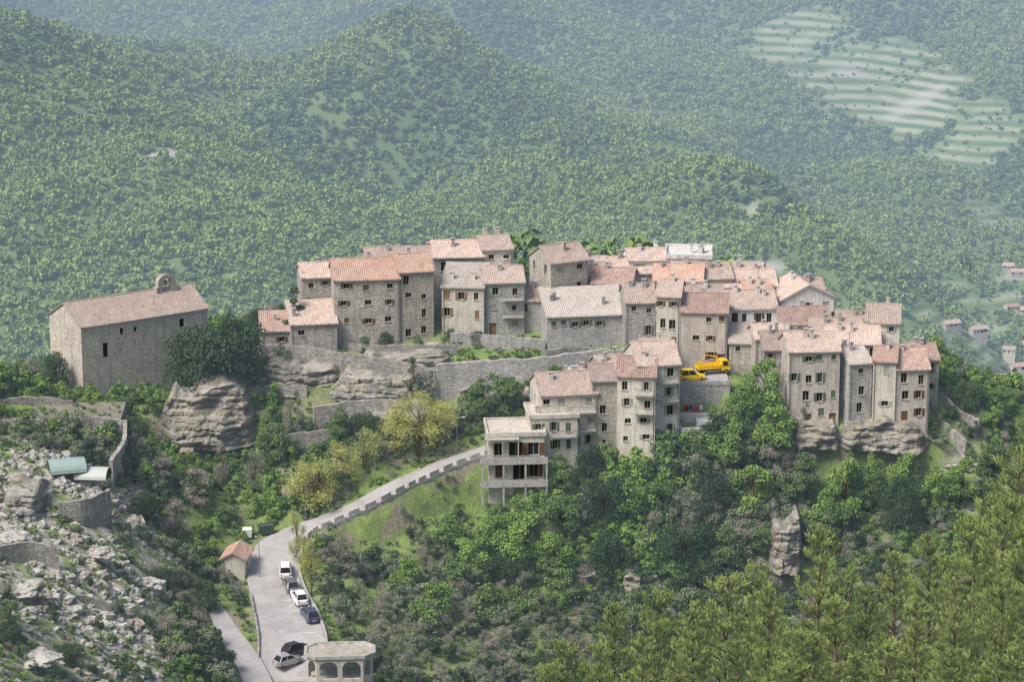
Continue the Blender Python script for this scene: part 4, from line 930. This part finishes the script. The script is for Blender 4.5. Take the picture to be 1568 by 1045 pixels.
NM=dict(oak='evergreen_oak_tree',yellow='poplar_tree',bright='deciduous_tree',mid='deciduous_tree',cypress='cypress_tree',slim='olive_tree',twig='bare_tree')
def tree(kind,u,vb,Y,h,seed=0,wx=1.):
    q=sv(u,vb,Y);g=float(H(q[0],q[1]));g=min(g,q[2]+1.5);h0=h;h=h+min(4,max(0,q[2]-g));s=h/BH[kind];o=bpy.data.objects.new(NM[kind],T(kind,seed));sc.collection.objects.link(o);o.location=(q[0],q[1],g-.2);sw=h0/BH[kind]*wx;o.scale=(sw,sw,s);o.rotation_euler[2]=random.uniform(0,6.28)
for a in (('oak',322,592,413,11,0,1.05),('oak',362,588,413.5,10.5,1,.85),('oak',285,586,415,7.5,1,.9),('cypress',450,492,425,6.2,0,2.0),('yellow',490,792,387,9,0,1.05),('yellow',462,786,389,7,1,1.),('yellow',560,742,393,7.4,1,1.),('yellow',525,762,391,7.2,0,1),('yellow',640,710,397,9.8,0,1.05),('yellow',672,698,399,7.5,1,1),('yellow',610,712,397,8.4,1,1.),('yellow',475,880,366,5.5,1,.8),('yellow',455,830,374,5,0,.7),
 ('mid',770,640,405,8,0,1),('mid',730,650,404,7,1,1.05),('slim',632,605,411,7,0,1.1),('bright',850,590,412,3.5,0,1),('mid',560,535,423,2.5,0,1),('bright',1170,640,405,9,0,.9),('bright',1140,660,403,7,1,1),('bright',1115,720,397,7,0,1.2),('bright',1180,700,399,8,1,1.1),('mid',1060,720,397,5,0,1.),
 ('oak',925,820,389,10,0,.62),('oak',905,760,394,7,1,.6),('mid',860,760,393,6,1,1),('oak',985,745,394.5,5,0,.7),('oak',1050,870,384,8,0,.9),('twig',1050,830,386,8,0,1),('mid',1110,870,385,7,1,1),('bright',1280,800,391,6,1,1),('mid',1330,760,395,6,0,1),('bright',1380,755,395,6,0,1),('bright',1430,770,395,6,1,1),('mid',1300,735,396,4.5,1,1),('bright',1340,740,396,4.5,0,1.1),('mid',1400,740,396,4.5,1,1),('oak',1485,615,412,3.8,0,1),('oak',1455,600,415,2.5,1,1),('mid',1540,620,414,3.5,0,1.1),('bright',1520,660,408,4,1,1),
 ('bright',1150,790,392,8,0,1.1),('mid',1230,750,396,6,1,1.1),('bright',1290,770,393,7,0,1.1),('bright',960,800,390,7,1,1),('mid',1010,790,391,7,0,1.1),('oak',1090,790,391,7,1,.8),('mid',860,830,387,7,0,1.1),('bright',790,820,386,6,1,1.1),('bright',1470,760,396,6,0,1.2),('mid',1520,730,400,6,1,1.2),('oak',1380,800,391,7,1,.8),
 ('oak',85,598,412,6,1,.7),('mid',15,600,404,3,0,1),('twig',70,690,384,4,0,1),('twig',130,690,384,4.5,1,1),('twig',250,755,384,5,0,1),('twig',300,790,384,6,1,1.1),('twig',270,830,376,6,0,1),('oak',185,860,362,4.5,0,.7),('oak',225,820,372,5,1,.8),('mid',290,755,386,5,0,1),('oak',205,690,394,5,1,1),('mid',200,640,402,5,0,1),('mid',230,710,391,4.5,1,1),('twig',340,710,395,4,0,1),
 ('twig',450,660,402,5,1,1),('mid',520,670,400,5.0,1,1),('oak',560,670,400,4.5,0,1),('mid',420,700,398,6,0,1),('twig',390,740,394,5,1,1),('slim',660,610,410,5,0,1),('twig',840,680,400,4,0,1),('mid',800,980,372,7,0,1.1),('bright',720,900,376,7,0,1.1),('bright',660,990,366,8,1,1.1),('bright',800,880,382,8,0,1.2),('mid',740,980,370,7,1,1.2),('bright',620,930,374,6,1,1),('bright',690,850,383,6,1,1.1),('mid',860,960,376,7,1,1.1),('oak',930,900,383,7,1,.8),('twig',1000,850,388,6,0,1),
 ('bright',760,860,383,7,1,1.1),('mid',700,930,375,7,0,1.1),('bright',850,900,381,7,0,1.1),('oak',780,920,378,6,0,.9),('mid',1160,850,388,6,0,1),('mid',1260,830,389,6,1,1.1),
 ('slim',1230,630,404,6,0,.8),('mid',15,960,318,3.5,0,1),('oak',20,1000,312,3,1,1),('oak',110,1030,318,3,0,1),('slim',180,960,338,4,0,.8),('oak',320,935,360,3.5,1,.8),('oak',245,900,356,3,0,1),('mid',690,524,425,2.5,0,1),('mid',870,610,411,3,1,1),('oak',590,530,423,2.4,1,1),('oak',395,500,432,3,1,1.6),('mid',640,530,423,2.2,1,1),('oak',730,530,424,2.4,0,1)):
    tree(*a)
# foreground pines
PM=[pinemesh('pine%d'%i,500+i) for i in range(4)]
k=0
for u,vt,Y in ((1250,822,150),(1105,888,155),(940,932,165),(1380,850,142),(1432,828,150),(1330,905,132),(1560,695,124),(1520,775,118),(1600,690,112),(1000,955,150),(1180,905,140),(870,985,158),(1470,885,116),(1580,800,104),(1060,940,140),(1290,930,122),(1400,930,112),(1230,965,118),(1130,985,125),(920,1000,140),(1540,900,96),(1490,805,136),(1040,1010,118),(1350,1000,100),(1450,1000,92),(1200,1020,105),(1160,870,172),(1290,885,165),(980,985,130),(830,1020,150),(1560,1000,84),(1030,915,172)):
    q=survey(u,vt,Y);g=float(H(q[0],q[1]));h=max(7,q[2]-g);s=h/12.;o=bpy.data.objects.new('pine_tree',PM[k%4]);sc.collection.objects.link(o);o.location=(q[0],q[1],q[2]-h);w=min(1.3,max(.8,s))*random.uniform(.85,1.15);o.scale=(w,w,s);o.rotation_euler[2]=random.uniform(0,6.28);k+=1
random.seed(3)
for i,(u,v) in enumerate(((1535,418),(1548,425),(1448,512),(1542,482),(1562,488),(1490,520),(1535,550),(1552,575),(1525,595),(1562,540))):
    p=locate(u,v,900);build_house('distant_house',p+np.array([0,0,.3]),random.uniform(7,12),6,random.uniform(3.5,5.5),random.uniform(-30,30),'side',1.6,random.choice(['cream','tan','pinkw']),random.choice(['brown','pink','orange']),chim=0,simple=True,found=8,seed=200+i)
cm=treemesh('far_cypress',900,16,4,900,.5,L_DARK,True,14,.02,.5,.5,'oval')
for u,v in ((1472,418),(1484,420),(1479,414),(1520,398)):
    p=locate(u,v,900);o=bpy.data.objects.new('cypress_tree',cm);sc.collection.objects.link(o);o.location=p
# ---------------------------------------------------------------- light, world, camera
D=Vector((.62,.48,-1.0)).normalized()
w=bpy.data.worlds.new('World');sc.world=w;w.use_nodes=True;nt=w.node_tree;nt.nodes.clear()
sk=nt.nodes.new('ShaderNodeTexSky');sk.sky_type='NISHITA';sk.sun_disc=False;sk.sun_elevation=math.asin(-D.z);sk.sun_rotation=math.atan2(-D.x,-D.y);sk.air_density=1.;sk.dust_density=4
bg=nt.nodes.new('ShaderNodeBackground');bg.inputs[1].default_value=.15;ow=nt.nodes.new('ShaderNodeOutputWorld');nt.links.new(sk.outputs[0],bg.inputs[0]);nt.links.new(bg.outputs[0],ow.inputs[0])
ld=bpy.data.lights.new('sun','SUN');ld.energy=4.1;ld.angle=math.radians(22);ld.color=(1,.97,.925);lo=bpy.data.objects.new('sun',ld);sc.collection.objects.link(lo);lo.rotation_euler=D.to_track_quat('-Z','Y').to_euler()
cd=bpy.data.cameras.new('camera');cd.sensor_width=36;cd.lens=36*F/1568;cd.clip_start=1;cd.clip_end=12000;co=bpy.data.objects.new('camera',cd);sc.collection.objects.link(co);co.location=(0,0,CZ);co.rotation_euler=(math.pi/2-PITCH,0,0);sc.camera=co
sc.view_settings.view_transform='Standard';sc.view_settings.look='None';sc.view_settings.exposure=0
print('done',time.time()-T0)
